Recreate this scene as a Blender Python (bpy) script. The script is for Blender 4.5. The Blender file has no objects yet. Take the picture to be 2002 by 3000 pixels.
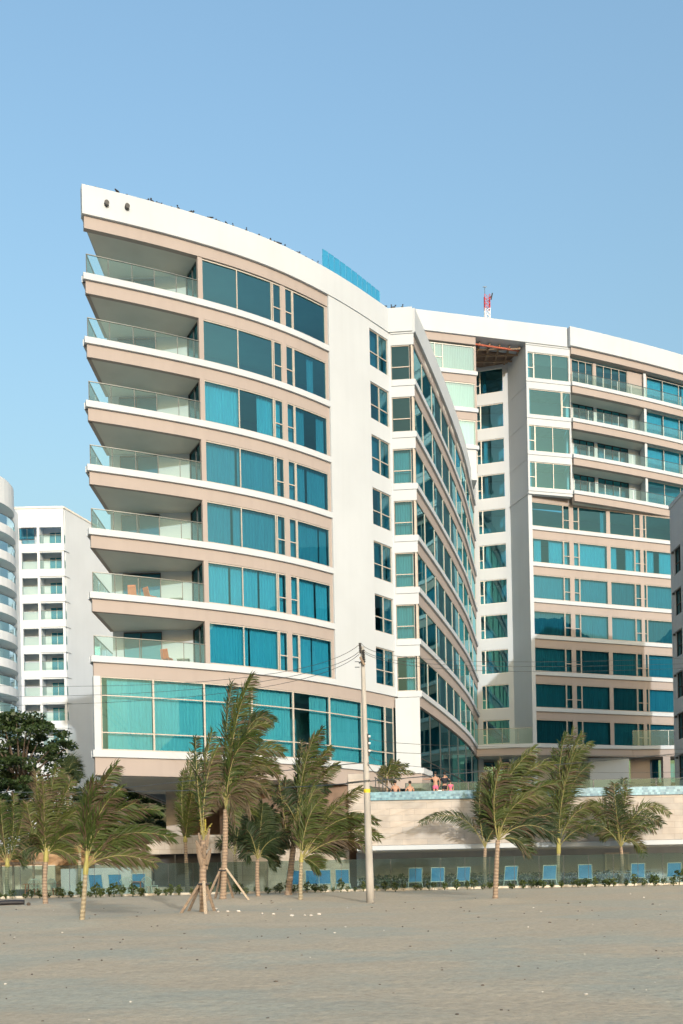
import bpy, bmesh, math, random
from mathutils import Vector, Matrix
R_ = random.Random(7)
SC = bpy.context.scene
COL = SC.collection
EYE = 1.6                      # camera height over the near sand
FPX, CU, CV, ROLL = 2900.0, 1001.0, 2570.0, 0.0205   # lens in photo pixels, optical centre, roll
H = 3.4                        # storey height
ZK = lambda k: EYE + 12.09 + H * k      # top of the slab edge of storey k
ROOF = EYE + 37.16
TROOF = EYE + 51.1

# ---------------------------------------------------------------- helpers
def P(u, v, D):
    x = (u - CU) - ROLL * (v - CV); y = (v - CV) + ROLL * (u - CU)
    return Vector((x / FPX * D, D, EYE - y / FPX * D))
def sand_z(y, x=0.0):
    if y < 10.8: return -0.03 * (10.8 - y)
    return min(0.0242 * (y - 10.8), 0.9)
def ground_hit(u, v):
    y = (v - CV) + ROLL * (u - CU)
    return 1.861 / (y / FPX + 0.0242)
def solve_x(path_y, u, h):
    """X on a plan curve y = path_y(X) that is seen at photo column u, at height h over the eye"""
    X = 0.0
    for _ in range(60):
        D = path_y(X); vp = -FPX * h / D
        xp = (u - CU) - ROLL * (vp - ROLL * (u - CU))
        X += 0.5 * (xp / FPX * D - X)
    return X
class MB:
    def __init__(s): s.v = []; s.f = []; s.mi = []; s.cur = 0
    def face(s, pts):
        n = len(s.v); s.v += [tuple(p) for p in pts]; s.f.append(tuple(range(n, n + len(pts)))); s.mi.append(s.cur)
    def mesh(s, vs, fs):
        n = len(s.v); s.v += [tuple(p) for p in vs]
        for f in fs: s.f.append(tuple(n + i for i in f)); s.mi.append(s.cur)
    def box(s, x0, x1, y0, y1, z0, z1):
        vs = [(x, y, z) for z in (z0, z1) for y in (y0, y1) for x in (x0, x1)]
        s.mesh(vs, [(0, 2, 3, 1), (4, 5, 7, 6), (0, 1, 5, 4), (2, 6, 7, 3), (0, 4, 6, 2), (1, 3, 7, 5)])
    def bar(s, a, b, r, n=6, r2=None, caps=True):
        a = Vector(a); b = Vector(b); t = (b - a).normalized(); r2 = r if r2 is None else r2
        u = t.orthogonal().normalized(); w = t.cross(u); vs = []
        for p, rr in ((a, r), (b, r2)):
            vs += [p + (u * math.cos(2 * math.pi * i / n) + w * math.sin(2 * math.pi * i / n)) * rr for i in range(n)]
        fs = [(i, (i + 1) % n, n + (i + 1) % n, n + i) for i in range(n)]
        if caps: fs += [tuple(range(n - 1, -1, -1)), tuple(range(n, 2 * n))]
        s.mesh(vs, fs)
    def tube(s, pts, rad, n=6, caps=True):
        pts = [Vector(p) for p in pts]; m = len(pts)
        if not hasattr(rad, '__len__'): rad = [rad] * m
        vs = []; u = None
        for i, p in enumerate(pts):
            t = (pts[min(i + 1, m - 1)] - pts[max(i - 1, 0)]).normalized()
            u = t.orthogonal() if u is None else u - t * u.dot(t)
            u = u.normalized(); w = t.cross(u)
            vs += [p + (u * math.cos(2 * math.pi * k / n) + w * math.sin(2 * math.pi * k / n)) * rad[i] for k in range(n)]
        fs = [(i * n + k, i * n + (k + 1) % n, (i + 1) * n + (k + 1) % n, (i + 1) * n + k) for i in range(m - 1) for k in range(n)]
        if caps: fs += [tuple(range(n - 1, -1, -1)), tuple((m - 1) * n + k for k in range(n))]
        s.mesh(vs, fs)
    def quadbox(s, p0, p1, p2, p3, d):
        """box whose front face is p0..p3 and whose depth is the vector d"""
        d = Vector(d); q = [Vector(p) for p in (p0, p1, p2, p3)]; vs = q + [p + d for p in q]
        s.mesh(vs, [(0, 1, 2, 3), (7, 6, 5, 4), (0, 4, 5, 1), (1, 5, 6, 2), (2, 6, 7, 3), (3, 7, 4, 0)])
    def strip(s, path, a0, a1, o0, o1, z0, z1, n=None, dirv=None):
        """solid that follows a plan curve between offsets o0 (outer) and o1 (inner)"""
        n = n or max(1, int(abs(a1 - a0) / 0.8))
        vs = []
        for i in range(n + 1):
            a = a0 + (a1 - a0) * i / n; x, y = path(a); nx, ny = normal(path, a)
            ix, iy = (dirv if dirv else (-nx, -ny))
            po = (x + nx * o0, y + ny * o0); pi = (x + ix * -o1, y + iy * -o1) if dirv is None else (x + ix * abs(o1), y + iy * abs(o1))
            vs += [(po[0], po[1], z0), (po[0], po[1], z1), (pi[0], pi[1], z0), (pi[0], pi[1], z1)]
        fs = []
        for i in range(n):
            b = 4 * i
            fs += [(b, b + 4, b + 5, b + 1), (b + 2, b + 3, b + 7, b + 6), (b + 1, b + 5, b + 7, b + 3), (b, b + 2, b + 6, b + 4)]
        fs += [(0, 1, 3, 2), (4 * n, 4 * n + 2, 4 * n + 3, 4 * n + 1)]
        s.mesh(vs, fs)
    def sheet(s, path, a0, a1, o, z0, z1, n=None):
        n = n or max(1, int(abs(a1 - a0) / 1.0)); vs = []
        for i in range(n + 1):
            a = a0 + (a1 - a0) * i / n; x, y = path(a); nx, ny = normal(path, a)
            vs += [(x + nx * o, y + ny * o, z0), (x + nx * o, y + ny * o, z1)]
        s.mesh(vs, [(2 * i, 2 * i + 2, 2 * i + 3, 2 * i + 1) for i in range(n)])
    def sphere(s, c, r, n=8, m=6):
        rx, ry, rz = r if hasattr(r, '__len__') else (r, r, r); c = Vector(c); vs = [c + Vector((0, 0, -rz))]; fs = []
        for j in range(1, m):
            t = math.pi * j / m - math.pi / 2
            vs += [c + Vector((rx * math.cos(t) * math.cos(2 * math.pi * i / n), ry * math.cos(t) * math.sin(2 * math.pi * i / n), rz * math.sin(t))) for i in range(n)]
        vs.append(c + Vector((0, 0, rz))); L = len(vs) - 1
        for i in range(n): fs += [(0, 1 + (i + 1) % n, 1 + i), (L, L - n + i, L - n + (i + 1) % n)]
        for j in range(m - 2):
            for i in range(n): fs.append((1 + j * n + i, 1 + j * n + (i + 1) % n, 1 + (j + 1) * n + (i + 1) % n, 1 + (j + 1) * n + i))
        s.mesh(vs, fs)
    def build(s, name, mat, parent=None, smooth=False, local=False):
        me = bpy.data.meshes.new(name); me.from_pydata(s.v, [], s.f)
        for m in (mat if isinstance(mat, (list, tuple)) else [mat]): me.materials.append(m)
        if isinstance(mat, (list, tuple)): me.polygons.foreach_set('material_index', s.mi)
        if smooth: me.polygons.foreach_set('use_smooth', [True] * len(me.polygons))
        me.validate(); me.update()
        o = bpy.data.objects.new(name, me); COL.objects.link(o)
        if parent:
            o.parent = parent
            if not local and parent.type == 'EMPTY': o.matrix_parent_inverse = Matrix.Translation(-parent.location)
        return o
def normal(path, a, e=0.02):
    x0, y0 = path(a - e); x1, y1 = path(a + e); tx, ty = x1 - x0, y1 - y0; L = math.hypot(tx, ty)
    return ty / L, -tx / L
def line(p, q):
    """straight plan path with arc length as parameter"""
    L = math.hypot(q[0] - p[0], q[1] - p[1]); d = ((q[0] - p[0]) / L, (q[1] - p[1]) / L)
    f = lambda a: (p[0] + d[0] * a, p[1] + d[1] * a); f.L = L
    return f
def thing(name, label, cat, loc=(0, 0, 0), group=None, rz=0.0):
    o = bpy.data.objects.new(name, None); COL.objects.link(o); o.location = loc; o.rotation_euler = (0, 0, rz); o.empty_display_size = 0.3
    return tag(o, label, cat, group)
def tag(o, label, cat, group=None):
    o['label'] = label; o['category'] = cat
    if group: o['group'] = group
    return o
def struct(o, kind='structure'): o['kind'] = kind; return o
def dup(root, loc, rz=0.0, label=None):
    r = root.copy(); COL.objects.link(r); r.location = loc; r.rotation_euler = (0, 0, rz)
    if label: r['label'] = label
    for ch in list(root.children):
        c = ch.copy(); COL.objects.link(c); c.parent = r
        for g in ch.children:
            d = g.copy(); COL.objects.link(d); d.parent = c
    return r

# ---------------------------------------------------------------- materials
def nt(name):
    m = bpy.data.materials.new(name); m.use_nodes = True; t = m.node_tree; return m, t, t.nodes['Principled BSDF'], t.nodes, t.links
def rgba(c): return (c[0], c[1], c[2], 1.0)
def mat(name, col, rough=0.7, var=0.06, scale=1.5, bump=0.0, bscale=20.0, metal=0.0, spec=0.4, stretch=None, col2=None):
    m, t, b, N, L = nt(name); b.inputs['Roughness'].default_value = rough; b.inputs['Metallic'].default_value = metal
    b.inputs['Specular IOR Level'].default_value = spec
    tc = N.new('ShaderNodeTexCoord'); mp = N.new('ShaderNodeMapping'); L.new(tc.outputs['Object'], mp.inputs['Vector'])
    if stretch: mp.inputs['Scale'].default_value = stretch
    no = N.new('ShaderNodeTexNoise'); no.inputs['Scale'].default_value = scale; no.inputs['Detail'].default_value = 6
    L.new(mp.outputs['Vector'], no.inputs['Vector'])
    mx = N.new('ShaderNodeMix'); mx.data_type = 'RGBA'
    c2 = col2 or [max(0, c * (1 - 2.5 * var)) for c in col]; c1 = col if col2 else [min(1, c * (1 + var)) for c in col]
    mx.inputs['A'].default_value = rgba(c1); mx.inputs['B'].default_value = rgba(c2)
    rp = N.new('ShaderNodeMapRange'); rp.inputs['From Min'].default_value = 0.38; rp.inputs['From Max'].default_value = 0.72
    L.new(no.outputs['Fac'], rp.inputs['Value']); L.new(rp.outputs['Result'], mx.inputs['Factor']); L.new(mx.outputs['Result'], b.inputs['Base Color'])
    if bump:
        n2 = N.new('ShaderNodeTexNoise'); n2.inputs['Scale'].default_value = bscale; n2.inputs['Detail'].default_value = 8; L.new(tc.outputs['Object'], n2.inputs['Vector'])
        bp = N.new('ShaderNodeBump'); bp.inputs['Strength'].default_value = bump; bp.inputs['Distance'].default_value = 0.05
        L.new(n2.outputs['Fac'], bp.inputs['Height']); L.new(bp.outputs['Normal'], b.inputs['Normal'])
    return m
def glass(name, tint, refl=0.10, rough=0.01, rcol=(1, 1, 1), haze=0.0, hcol=(0.6, 0.7, 0.7), k=1.0):
    m, t, b, N, L = nt(name); N.remove(b); out = N['Material Output']
    tr = N.new('ShaderNodeBsdfTransparent'); tr.inputs['Color'].default_value = rgba(tint)
    gl = N.new('ShaderNodeBsdfGlossy'); gl.inputs['Roughness'].default_value = rough; gl.inputs['Color'].default_value = rgba(rcol)
    lw = N.new('ShaderNodeFresnel'); lw.inputs['IOR'].default_value = 1.5
    ma = N.new('ShaderNodeMath'); ma.operation = 'ADD'; ma.use_clamp = True; ma.inputs[1].default_value = refl; fk = N.new('ShaderNodeMath'); fk.operation = 'MULTIPLY'; fk.inputs[1].default_value = k; L.new(lw.outputs['Fac'], fk.inputs[0]); L.new(fk.outputs[0], ma.inputs[0])
    # slight waviness of real panes
    tc = N.new('ShaderNodeTexCoord'); no = N.new('ShaderNodeTexNoise'); no.inputs['Scale'].default_value = 0.5; L.new(tc.outputs['Object'], no.inputs['Vector'])
    bp = N.new('ShaderNodeBump'); bp.inputs['Strength'].default_value = 0.06; bp.inputs['Distance'].default_value = 0.05; L.new(no.outputs['Fac'], bp.inputs['Height']); L.new(bp.outputs['Normal'], gl.inputs['Normal'])
    mx = N.new('ShaderNodeMixShader'); L.new(ma.outputs[0], mx.inputs['Fac']); L.new(tr.outputs[0], mx.inputs[1]); L.new(gl.outputs[0], mx.inputs[2])
    last = mx
    if haze:
        df = N.new('ShaderNodeBsdfDiffuse'); df.inputs['Color'].default_value = rgba(hcol)
        m2 = N.new('ShaderNodeMixShader'); m2.inputs['Fac'].default_value = haze; L.new(mx.outputs[0], m2.inputs[1]); L.new(df.outputs[0], m2.inputs[2]); last = m2
    L.new(last.outputs[0], out.inputs['Surface'])
    return m
def leaf_mat(name, c1, c2, trans=0.35, scale=0.9):
    m, t, b, N, L = nt(name); b.inputs['Roughness'].default_value = 0.5; b.inputs['Specular IOR Level'].default_value = 0.35
    oi = N.new('ShaderNodeObjectInfo'); tc = N.new('ShaderNodeTexCoord'); no = N.new('ShaderNodeTexNoise'); no.inputs['Scale'].default_value = scale; no.inputs['Detail'].default_value = 4
    L.new(tc.outputs['Object'], no.inputs['Vector'])
    ad = N.new('ShaderNodeMath'); ad.operation = 'MULTIPLY_ADD'; L.new(oi.outputs['Random'], ad.inputs[0]); ad.inputs[1].default_value = 0.55; L.new(no.outputs['Fac'], ad.inputs[2])
    rp = N.new('ShaderNodeMapRange'); rp.inputs['From Min'].default_value = 0.45; rp.inputs['From Max'].default_value = 1.05; L.new(ad.outputs[0], rp.inputs['Value'])
    mx = N.new('ShaderNodeMix'); mx.data_type = 'RGBA'; mx.inputs['A'].default_value = rgba(c1); mx.inputs['B'].default_value = rgba(c2)
    L.new(rp.outputs['Result'], mx.inputs['Factor']); L.new(mx.outputs['Result'], b.inputs['Base Color'])
    tl = N.new('ShaderNodeBsdfTranslucent'); L.new(mx.outputs['Result'], tl.inputs['Color'])
    ms = N.new('ShaderNodeMixShader'); ms.inputs['Fac'].default_value = trans; L.new(b.outputs[0], ms.inputs[1]); L.new(tl.outputs[0], ms.inputs[2]); L.new(ms.outputs[0], N['Material Output'].inputs['Surface'])
    return m
def stucco(name, col, rough=0.75, streak=0.10):
    """painted render: faint cloudiness, fine grain and faint vertical rain streaks of its own"""
    m, t, b, N, L = nt(name); b.inputs['Roughness'].default_value = rough; b.inputs['Specular IOR Level'].default_value = 0.3
    tc = N.new('ShaderNodeTexCoord')
    def noise(sc, det, st):
        mp = N.new('ShaderNodeMapping'); mp.inputs['Scale'].default_value = st; L.new(tc.outputs['Object'], mp.inputs['Vector'])
        n = N.new('ShaderNodeTexNoise'); n.inputs['Scale'].default_value = sc; n.inputs['Detail'].default_value = det; L.new(mp.outputs['Vector'], n.inputs['Vector']); return n
    a = noise(0.35, 5, (1, 1, 1)); s = noise(1.0, 5, (2.2, 2.2, 0.10)); g = noise(40, 4, (1, 1, 1))
    def rng(n, lo, hi, a0, a1):
        r = N.new('ShaderNodeMapRange'); r.inputs['From Min'].default_value = lo; r.inputs['From Max'].default_value = hi; r.inputs['To Min'].default_value = a0; r.inputs['To Max'].default_value = a1; L.new(n.outputs['Fac'], r.inputs['Value']); return r
    r1 = rng(a, 0.35, 0.7, 1.0, 0.94); r2 = rng(s, 0.48, 0.75, 1.0, 1.0 - streak)
    mu = N.new('ShaderNodeMath'); mu.operation = 'MULTIPLY'; L.new(r1.outputs[0], mu.inputs[0]); L.new(r2.outputs[0], mu.inputs[1])
    mx = N.new('ShaderNodeMix'); mx.data_type = 'RGBA'; mx.blend_type = 'MULTIPLY'; mx.inputs['Factor'].default_value = 1.0; mx.inputs['A'].default_value = rgba(col)
    L.new(mu.outputs[0], mx.inputs['B']); L.new(mx.outputs['Result'], b.inputs['Base Color'])
    bp = N.new('ShaderNodeBump'); bp.inputs['Strength'].default_value = 0.15; bp.inputs['Distance'].default_value = 0.01; L.new(g.outputs['Fac'], bp.inputs['Height']); L.new(bp.outputs['Normal'], b.inputs['Normal'])
    return m
def brick_mat(name, c1, c2, mortar, w, h, ms=0.01, axis='XZ', rough=0.75, bump=0.3):
    m, t, b, N, L = nt(name); b.inputs['Roughness'].default_value = rough
    tc = N.new('ShaderNodeTexCoord'); mp = N.new('ShaderNodeMapping'); L.new(tc.outputs['Object'], mp.inputs['Vector'])
    if axis == 'XZ': mp.inputs['Rotation'].default_value = (math.radians(-90), 0, 0)
    br = N.new('ShaderNodeTexBrick'); L.new(mp.outputs['Vector'], br.inputs['Vector']); br.inputs['Scale'].default_value = 1.0
    br.inputs['Color1'].default_value = rgba(c1); br.inputs['Color2'].default_value = rgba(c2); br.inputs['Mortar'].default_value = rgba(mortar)
    br.inputs['Brick Width'].default_value = w; br.inputs['Row Height'].default_value = h; br.inputs['Mortar Size'].default_value = ms
    no = N.new('ShaderNodeTexNoise'); no.inputs['Scale'].default_value = 1.3; no.inputs['Detail'].default_value = 8; L.new(tc.outputs['Object'], no.inputs['Vector'])
    r = N.new('ShaderNodeMapRange'); r.inputs['From Min'].default_value = 0.3; r.inputs['From Max'].default_value = 0.7; r.inputs['To Min'].default_value = 0.82; r.inputs['To Max'].default_value = 1.12; L.new(no.outputs['Fac'], r.inputs['Value'])
    mx = N.new('ShaderNodeMix'); mx.data_type = 'RGBA'; mx.blend_type = 'MULTIPLY'; mx.inputs['Factor'].default_value = 1; L.new(br.outputs['Color'], mx.inputs['A']); L.new(r.outputs[0], mx.inputs['B']); L.new(mx.outputs['Result'], b.inputs['Base Color'])
    bp = N.new('ShaderNodeBump'); bp.inputs['Strength'].default_value = bump; bp.inputs['Distance'].default_value = 0.02; bp.invert = True; L.new(br.outputs['Fac'], bp.inputs['Height']); L.new(bp.outputs['Normal'], b.inputs['Normal'])
    return m
def trunk_mat(name, c1, c2):
    m, t, b, N, L = nt(name); b.inputs['Roughness'].default_value = 0.85
    tc = N.new('ShaderNodeTexCoord'); no = N.new('ShaderNodeTexNoise'); no.inputs['Scale'].default_value = 3; no.inputs['Detail'].default_value = 8
    mp = N.new('ShaderNodeMapping'); mp.inputs['Scale'].default_value = (1.5, 1.5, 5); L.new(tc.outputs['Object'], mp.inputs['Vector']); L.new(mp.outputs['Vector'], no.inputs['Vector'])
    wv = N.new('ShaderNodeTexWave'); wv.bands_direction = 'Z'; wv.inputs['Scale'].default_value = 2.6; wv.inputs['Distortion'].default_value = 2.5; wv.inputs['Detail'].default_value = 3; L.new(tc.outputs['Object'], wv.inputs['Vector'])
    mu = N.new('ShaderNodeMath'); mu.operation = 'MULTIPLY'; L.new(no.outputs['Fac'], mu.inputs[0]); L.new(wv.outputs['Fac'], mu.inputs[1])
    rp = N.new('ShaderNodeMapRange'); rp.inputs['From Min'].default_value = 0.05; rp.inputs['From Max'].default_value = 0.5; L.new(mu.outputs[0], rp.inputs['Value'])
    mx = N.new('ShaderNodeMix'); mx.data_type = 'RGBA'; mx.inputs['A'].default_value = rgba(c2); mx.inputs['B'].default_value = rgba(c1); L.new(rp.outputs[0], mx.inputs['Factor']); L.new(mx.outputs['Result'], b.inputs['Base Color'])
    bp = N.new('ShaderNodeBump'); bp.inputs['Strength'].default_value = 0.6; bp.inputs['Distance'].default_value = 0.03; L.new(mu.outputs[0], bp.inputs['Height']); L.new(bp.outputs['Normal'], b.inputs['Normal'])
    return m
M = dict(
    white=stucco('white_render', (0.485, 0.525, 0.565), streak=0.03),
    beige=stucco('beige_render', (0.355, 0.308, 0.288), streak=0.05),
    soffit=mat('soffit_paint', (0.56, 0.555, 0.515), 0.8, 0.03, 0.6),
    room=mat('room_wall', (0.55, 0.54, 0.52), 0.9, 0.05, 0.4),
    roomfloor=mat('room_floor', (0.28, 0.25, 0.22), 0.7, 0.08, 2),
    frame=mat('window_frame_metal', (0.42, 0.38, 0.335), 0.45, 0.04, 3),
    wframe=mat('cream_frame_metal', (0.74, 0.70, 0.63), 0.45, 0.04, 3),
    dark=mat('dark_metal', (0.05, 0.05, 0.05), 0.45, 0.1, 4),
    steel=mat('rail_steel', (0.13, 0.14, 0.14), 0.35, 0.05, 4, metal=0.7),
    curtain=mat('curtain_sheer', (0.70, 0.74, 0.74), 0.9, 0.03, 2, stretch=(3, 3, 0.2)),
    curtmid=mat('curtain_cloth', (0.42, 0.47, 0.49), 0.9, 0.04, 2, stretch=(3, 3, 0.2)),
    curtdark=mat('curtain_blackout', (0.26, 0.30, 0.32), 0.9, 0.05, 2, stretch=(3, 3, 0.2)),
    pane=glass('teal_window_glass', (0.15, 0.50, 0.63), 0.08, rcol=(0.40, 0.82, 0.92)),
    paneu=glass('teal_glass_mirror', (0.15, 0.50, 0.63), 0.13, rcol=(0.40, 0.82, 0.90)),
    pane2=glass('teal_glass_uncoated', (0.22, 0.54, 0.61), 0.02, rcol=(0.40, 0.78, 0.92)),
    paneb=glass('pale_window_glass', (0.42, 0.70, 0.68), 0.20, rcol=(0.62, 0.84, 0.92)),
    rail=glass('balcony_glass', (0.74, 0.90, 0.86), 0.0, k=0.7, rcol=(0.5, 0.78, 1.0), haze=0.10, hcol=(0.40, 0.54, 0.50)),
    fence=glass('fence_glass', (0.66, 0.75, 0.72), 0.0, k=0.6, rcol=(0.45, 0.72, 0.95), haze=0.05, hcol=(0.38, 0.47, 0.45)),
    bluegl=glass('blue_panel_glass', (0.18, 0.62, 0.85), 0.05, haze=0.45, hcol=(0.07, 0.46, 0.70)),
    stone=brick_mat('stone_cladding', (0.46, 0.405, 0.355), (0.385, 0.36, 0.335), (0.31, 0.28, 0.25), 1.3, 0.32, 0.008),
    stone2=brick_mat('lower_stone', (0.42, 0.365, 0.305), (0.37, 0.32, 0.265), (0.27, 0.23, 0.19), 0.6, 0.3, 0.008),
    mosaic=brick_mat('mosaic_tiles', (0.02, 0.12, 0.19), (0.15, 0.34, 0.42), (0.10, 0.22, 0.28), 0.16, 0.13, 0.01, rough=0.35, bump=0.1),
    cream=stucco('cream_wall_paint', (0.62, 0.55, 0.44)),
    greywall=stucco('grey_render', (0.50, 0.52, 0.55)),
    white2=stucco('bright_white_render', (0.60, 0.64, 0.68), streak=0.02),
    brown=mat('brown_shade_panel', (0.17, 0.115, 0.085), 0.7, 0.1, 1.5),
    rock=mat('orange_rock', (0.42, 0.27, 0.15), 0.9, 0.2, 1.2, bump=0.8, bscale=4, col2=(0.20, 0.13, 0.08)),
    sling=mat('blue_sling_fabric', (0.08, 0.38, 0.82), 0.7, 0.05, 6),
    plastic=mat('white_plastic', (0.80, 0.80, 0.78), 0.35, 0.03, 5),
    orange=mat('orange_plastic', (0.62, 0.17, 0.07), 0.4, 0.05, 5),
    wood=mat('weathered_timber', (0.24, 0.18, 0.13), 0.85, 0.15, 6, bump=0.4, bscale=30, stretch=(6, 6, 0.6)),
    paletimber=mat('pale_timber', (0.42, 0.34, 0.25), 0.85, 0.15, 6, bump=0.4, bscale=30, stretch=(6, 6, 0.6)),
    concrete=mat('pole_concrete', (0.385, 0.365, 0.335), 0.9, 0.07, 2.5, bump=0.15, bscale=30, stretch=(1, 1, 0.35)),
    yellow=mat('yellow_paint', (0.70, 0.52, 0.03), 0.6, 0.1, 12),
    red=mat('mast_red', (0.50, 0.05, 0.06), 0.6, 0.1, 6),
    pinkred=mat('red_pipe_paint', (0.40, 0.11, 0.07), 0.5, 0.05, 4),
    bird=mat('bird_feathers', (0.035, 0.03, 0.03), 0.8, 0.2, 20),
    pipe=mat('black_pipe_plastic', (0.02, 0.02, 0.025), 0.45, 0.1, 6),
    trunk=trunk_mat('palm_trunk_bark', (0.33, 0.245, 0.175), (0.22, 0.16, 0.115)),
    gtrunk=trunk_mat('palm_trunk_pale', (0.34, 0.29, 0.20), (0.23, 0.19, 0.125)),
    shaft=mat('palm_crownshaft', (0.30, 0.27, 0.08), 0.6, 0.15, 6, stretch=(3, 3, 0.4)),
    rachis=mat('palm_rachis', (0.22, 0.20, 0.075), 0.55, 0.1, 5),
    green=leaf_mat('palm_leaf_green', (0.050, 0.082, 0.018), (0.105, 0.125, 0.034)),
    deep=leaf_mat('palm_leaf_deep', (0.030, 0.054, 0.022), (0.062, 0.088, 0.034)),
    brownl=leaf_mat('palm_leaf_brown', (0.085, 0.060, 0.036), (0.15, 0.115, 0.072)),
    yellowl=leaf_mat('palm_leaf_yellow', (0.42, 0.36, 0.04), (0.45, 0.38, 0.06)),
    tree=leaf_mat('tree_leaf', (0.018, 0.038, 0.012), (0.045, 0.075, 0.022), 0.2, 1.2),
    shrub=leaf_mat('shrub_leaf', (0.035, 0.060, 0.015), (0.085, 0.110, 0.030), 0.25, 2),
    bark=mat('tree_bark', (0.10, 0.075, 0.055), 0.9, 0.15, 3),
    skin=mat('skin', (0.38, 0.21, 0.14), 0.55, 0.03, 8),
    pink=mat('pink_swimwear', (0.62, 0.12, 0.22), 0.7, 0.05, 8),
    navy=mat('dark_clothing', (0.012, 0.014, 0.022), 0.8, 0.05, 8),
    hair=mat('dark_hair', (0.02, 0.015, 0.012), 0.6, 0.1, 20),
    stonebit=mat('shell_fragment', (0.62, 0.58, 0.52), 0.8, 0.1, 10),
    darkbit=mat('dark_pebble', (0.09, 0.07, 0.055), 0.9, 0.1, 10),
    blueglass=glass('far_blue_glass', (0.1, 0.3, 0.5), 0.35),
)
# ================================================================ plan curves of the hotel
PF = [(-13.2, .405), (-11.0, .43), (-9.0, .47), (-6.0, .56), (-4.0, .68), (-2.0, .85), (0.0, 1.00), (1.5, 1.12), (3.5, 1.22)]
def _slope(x):
    if x <= PF[0][0]: return PF[0][1]
    for (a, sa), (b, sb) in zip(PF, PF[1:]):
        if x <= b: return sa + (sb - sa) * (x - a) / (b - a)
    return PF[-1][1]
_FT = [(-14.0, 52.76 - 0.8 * .405)]
while _FT[-1][0] < 4.6:
    x, y = _FT[-1]; _FT.append((x + .05, y + .05 * _slope(x + .025)))
def FY(x):
    i = min(max((x + 14.0) / .05, 0), len(_FT) - 2); k = int(i)
    return _FT[k][1] + (_FT[k + 1][1] - _FT[k][1]) * (i - k)
F = lambda x: (x, FY(x))                                  # curved front, parameter X
XE = 3.72                                                 # where the curve meets the front facet
FC = line((XE, FY(XE)), (5.38, 64.8))                     # frontal facet
_RP = [(5.38, 64.8), (7.12, 70.3), (9.10, 77.0), (11.05, 84.2), (13.55, 95.6)]
def RX(y):
    for (xa, ya), (xb, yb) in zip(_RP, _RP[1:]):
        if y <= yb or yb == 95.6:
            return xa + (xb - xa) * (y - ya) / (yb - ya)
def _RXs(y): return sum(RX(y + d) for d in (-2, -1, 0, 1, 2)) / 5
RW = lambda t: (_RXs(64.8 + t) - (_RXs(64.8) - 5.38) * max(0, 1 - t / 3), 64.8 + t)   # receding face, parameter depth
RT = 30.8
def solve_r(u, h):
    lo, hi = 0.0, RT
    for _ in range(50):
        t = (lo + hi) / 2; x, D = RW(t); vp = -FPX * h / D
        xp = (u - CU) - ROLL * (vp - ROLL * (u - CU))
        if x * FPX / D < xp: lo = t
        else: hi = t
    return lo

def window(parent, path, spans, z0, z1, cur=((0, 1),), o=-0.05, frame=None, pane=None, bw=0.05, wl=0.17, seed=0, cm_=None):
    """spans: (a0, a1, heights of transoms as fractions); cur: covered fractions of the whole width"""
    fr = MB(); gp = MB(); frame = frame or M['frame']
    A0, A1 = spans[0][0], spans[-1][1]
    fr.strip(path, A0, A1, o + .05, o - .05, z0, z0 + .06); fr.strip(path, A0, A1, o + .05, o - .05, z1 - .06, z1)
    edges = sorted({a for s in spans for a in s[:2]})
    for a in edges:
        lo, hi = max(a - bw / 2, A0), min(a + bw / 2, A1)
        fr.strip(path, lo, hi, o + .053, o - .053, z0 + .06, z1 - .06, 1)
    for a0, a1, tr in spans:
        for f in tr:
            zz = z0 + (z1 - z0) * f; fr.strip(path, a0 + bw / 2, a1 - bw / 2, o + .047, o - .047, zz - .03, zz + .03)
        gp.sheet(path, a0, a1, o, z0 + .03, z1 - .03)
    f = fr.build('window', frame, parent); gp.build('pane', pane or M['pane'], f)
    if cur:
        rr = random.Random(seed); cm = MB()
        for c0, c1 in cur:
            b0, b1 = A0 + (A1 - A0) * c0 + .03, A0 + (A1 - A0) * c1 - .03
            x0, y0 = path(b0); x1, y1 = path(b1); L = math.hypot(x1 - x0, y1 - y0); n = max(4, int(L / .045)); vs = []
            ph = rr.random() * 6; am = rr.uniform(.022, .05)
            for i in range(n + 1):
                a = b0 + (b1 - b0) * i / n; s = L * i / n; x, y = path(a); nx, ny = normal(path, a)
                w = am * math.sin(s / wl * 6.283 + ph + 1.1 * math.sin(s * 2.3 + ph)) + .012 * math.sin(s * 41 + ph)
                w2 = w * 1.25 + .02 * math.sin(s * 7 + ph)
                vs += [(x + nx * (o - .26 + w2), y + ny * (o - .26 + w2), z0 + .02), (x + nx * (o - .26 + w), y + ny * (o - .26 + w), z1 - .02)]
            cm.mesh(vs, [(2 * i, 2 * i + 2, 2 * i + 3, 2 * i + 1) for i in range(n)])
        cm.build('curtain', M[cm_ or ('curtain', 'curtmid', 'curtdark', 'curtmid')[seed % 4]], f, smooth=True)
    return f

# ================================================================ hotel, curved wing
hotel = thing('hotel_building', 'curved white and beige hotel wing with a sharp balcony prow and teal curtained windows', 'hotel', (-4, 60, 0.9))
uX = lambda u, h: solve_x(FY, u, h)
X0 = -13.13
hm = 33.6
XW = {k: uX(u, hm) for k, u in dict(a=580.5, b=592.5, c=694.5, d=795.5, e=800, f=823, g=835.5, h=856, i=859, j=953, k=960).items()}
XB = XW['a']                                               # right end of the balconies
XK = XW['k']                                               # left edge of the white column
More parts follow.
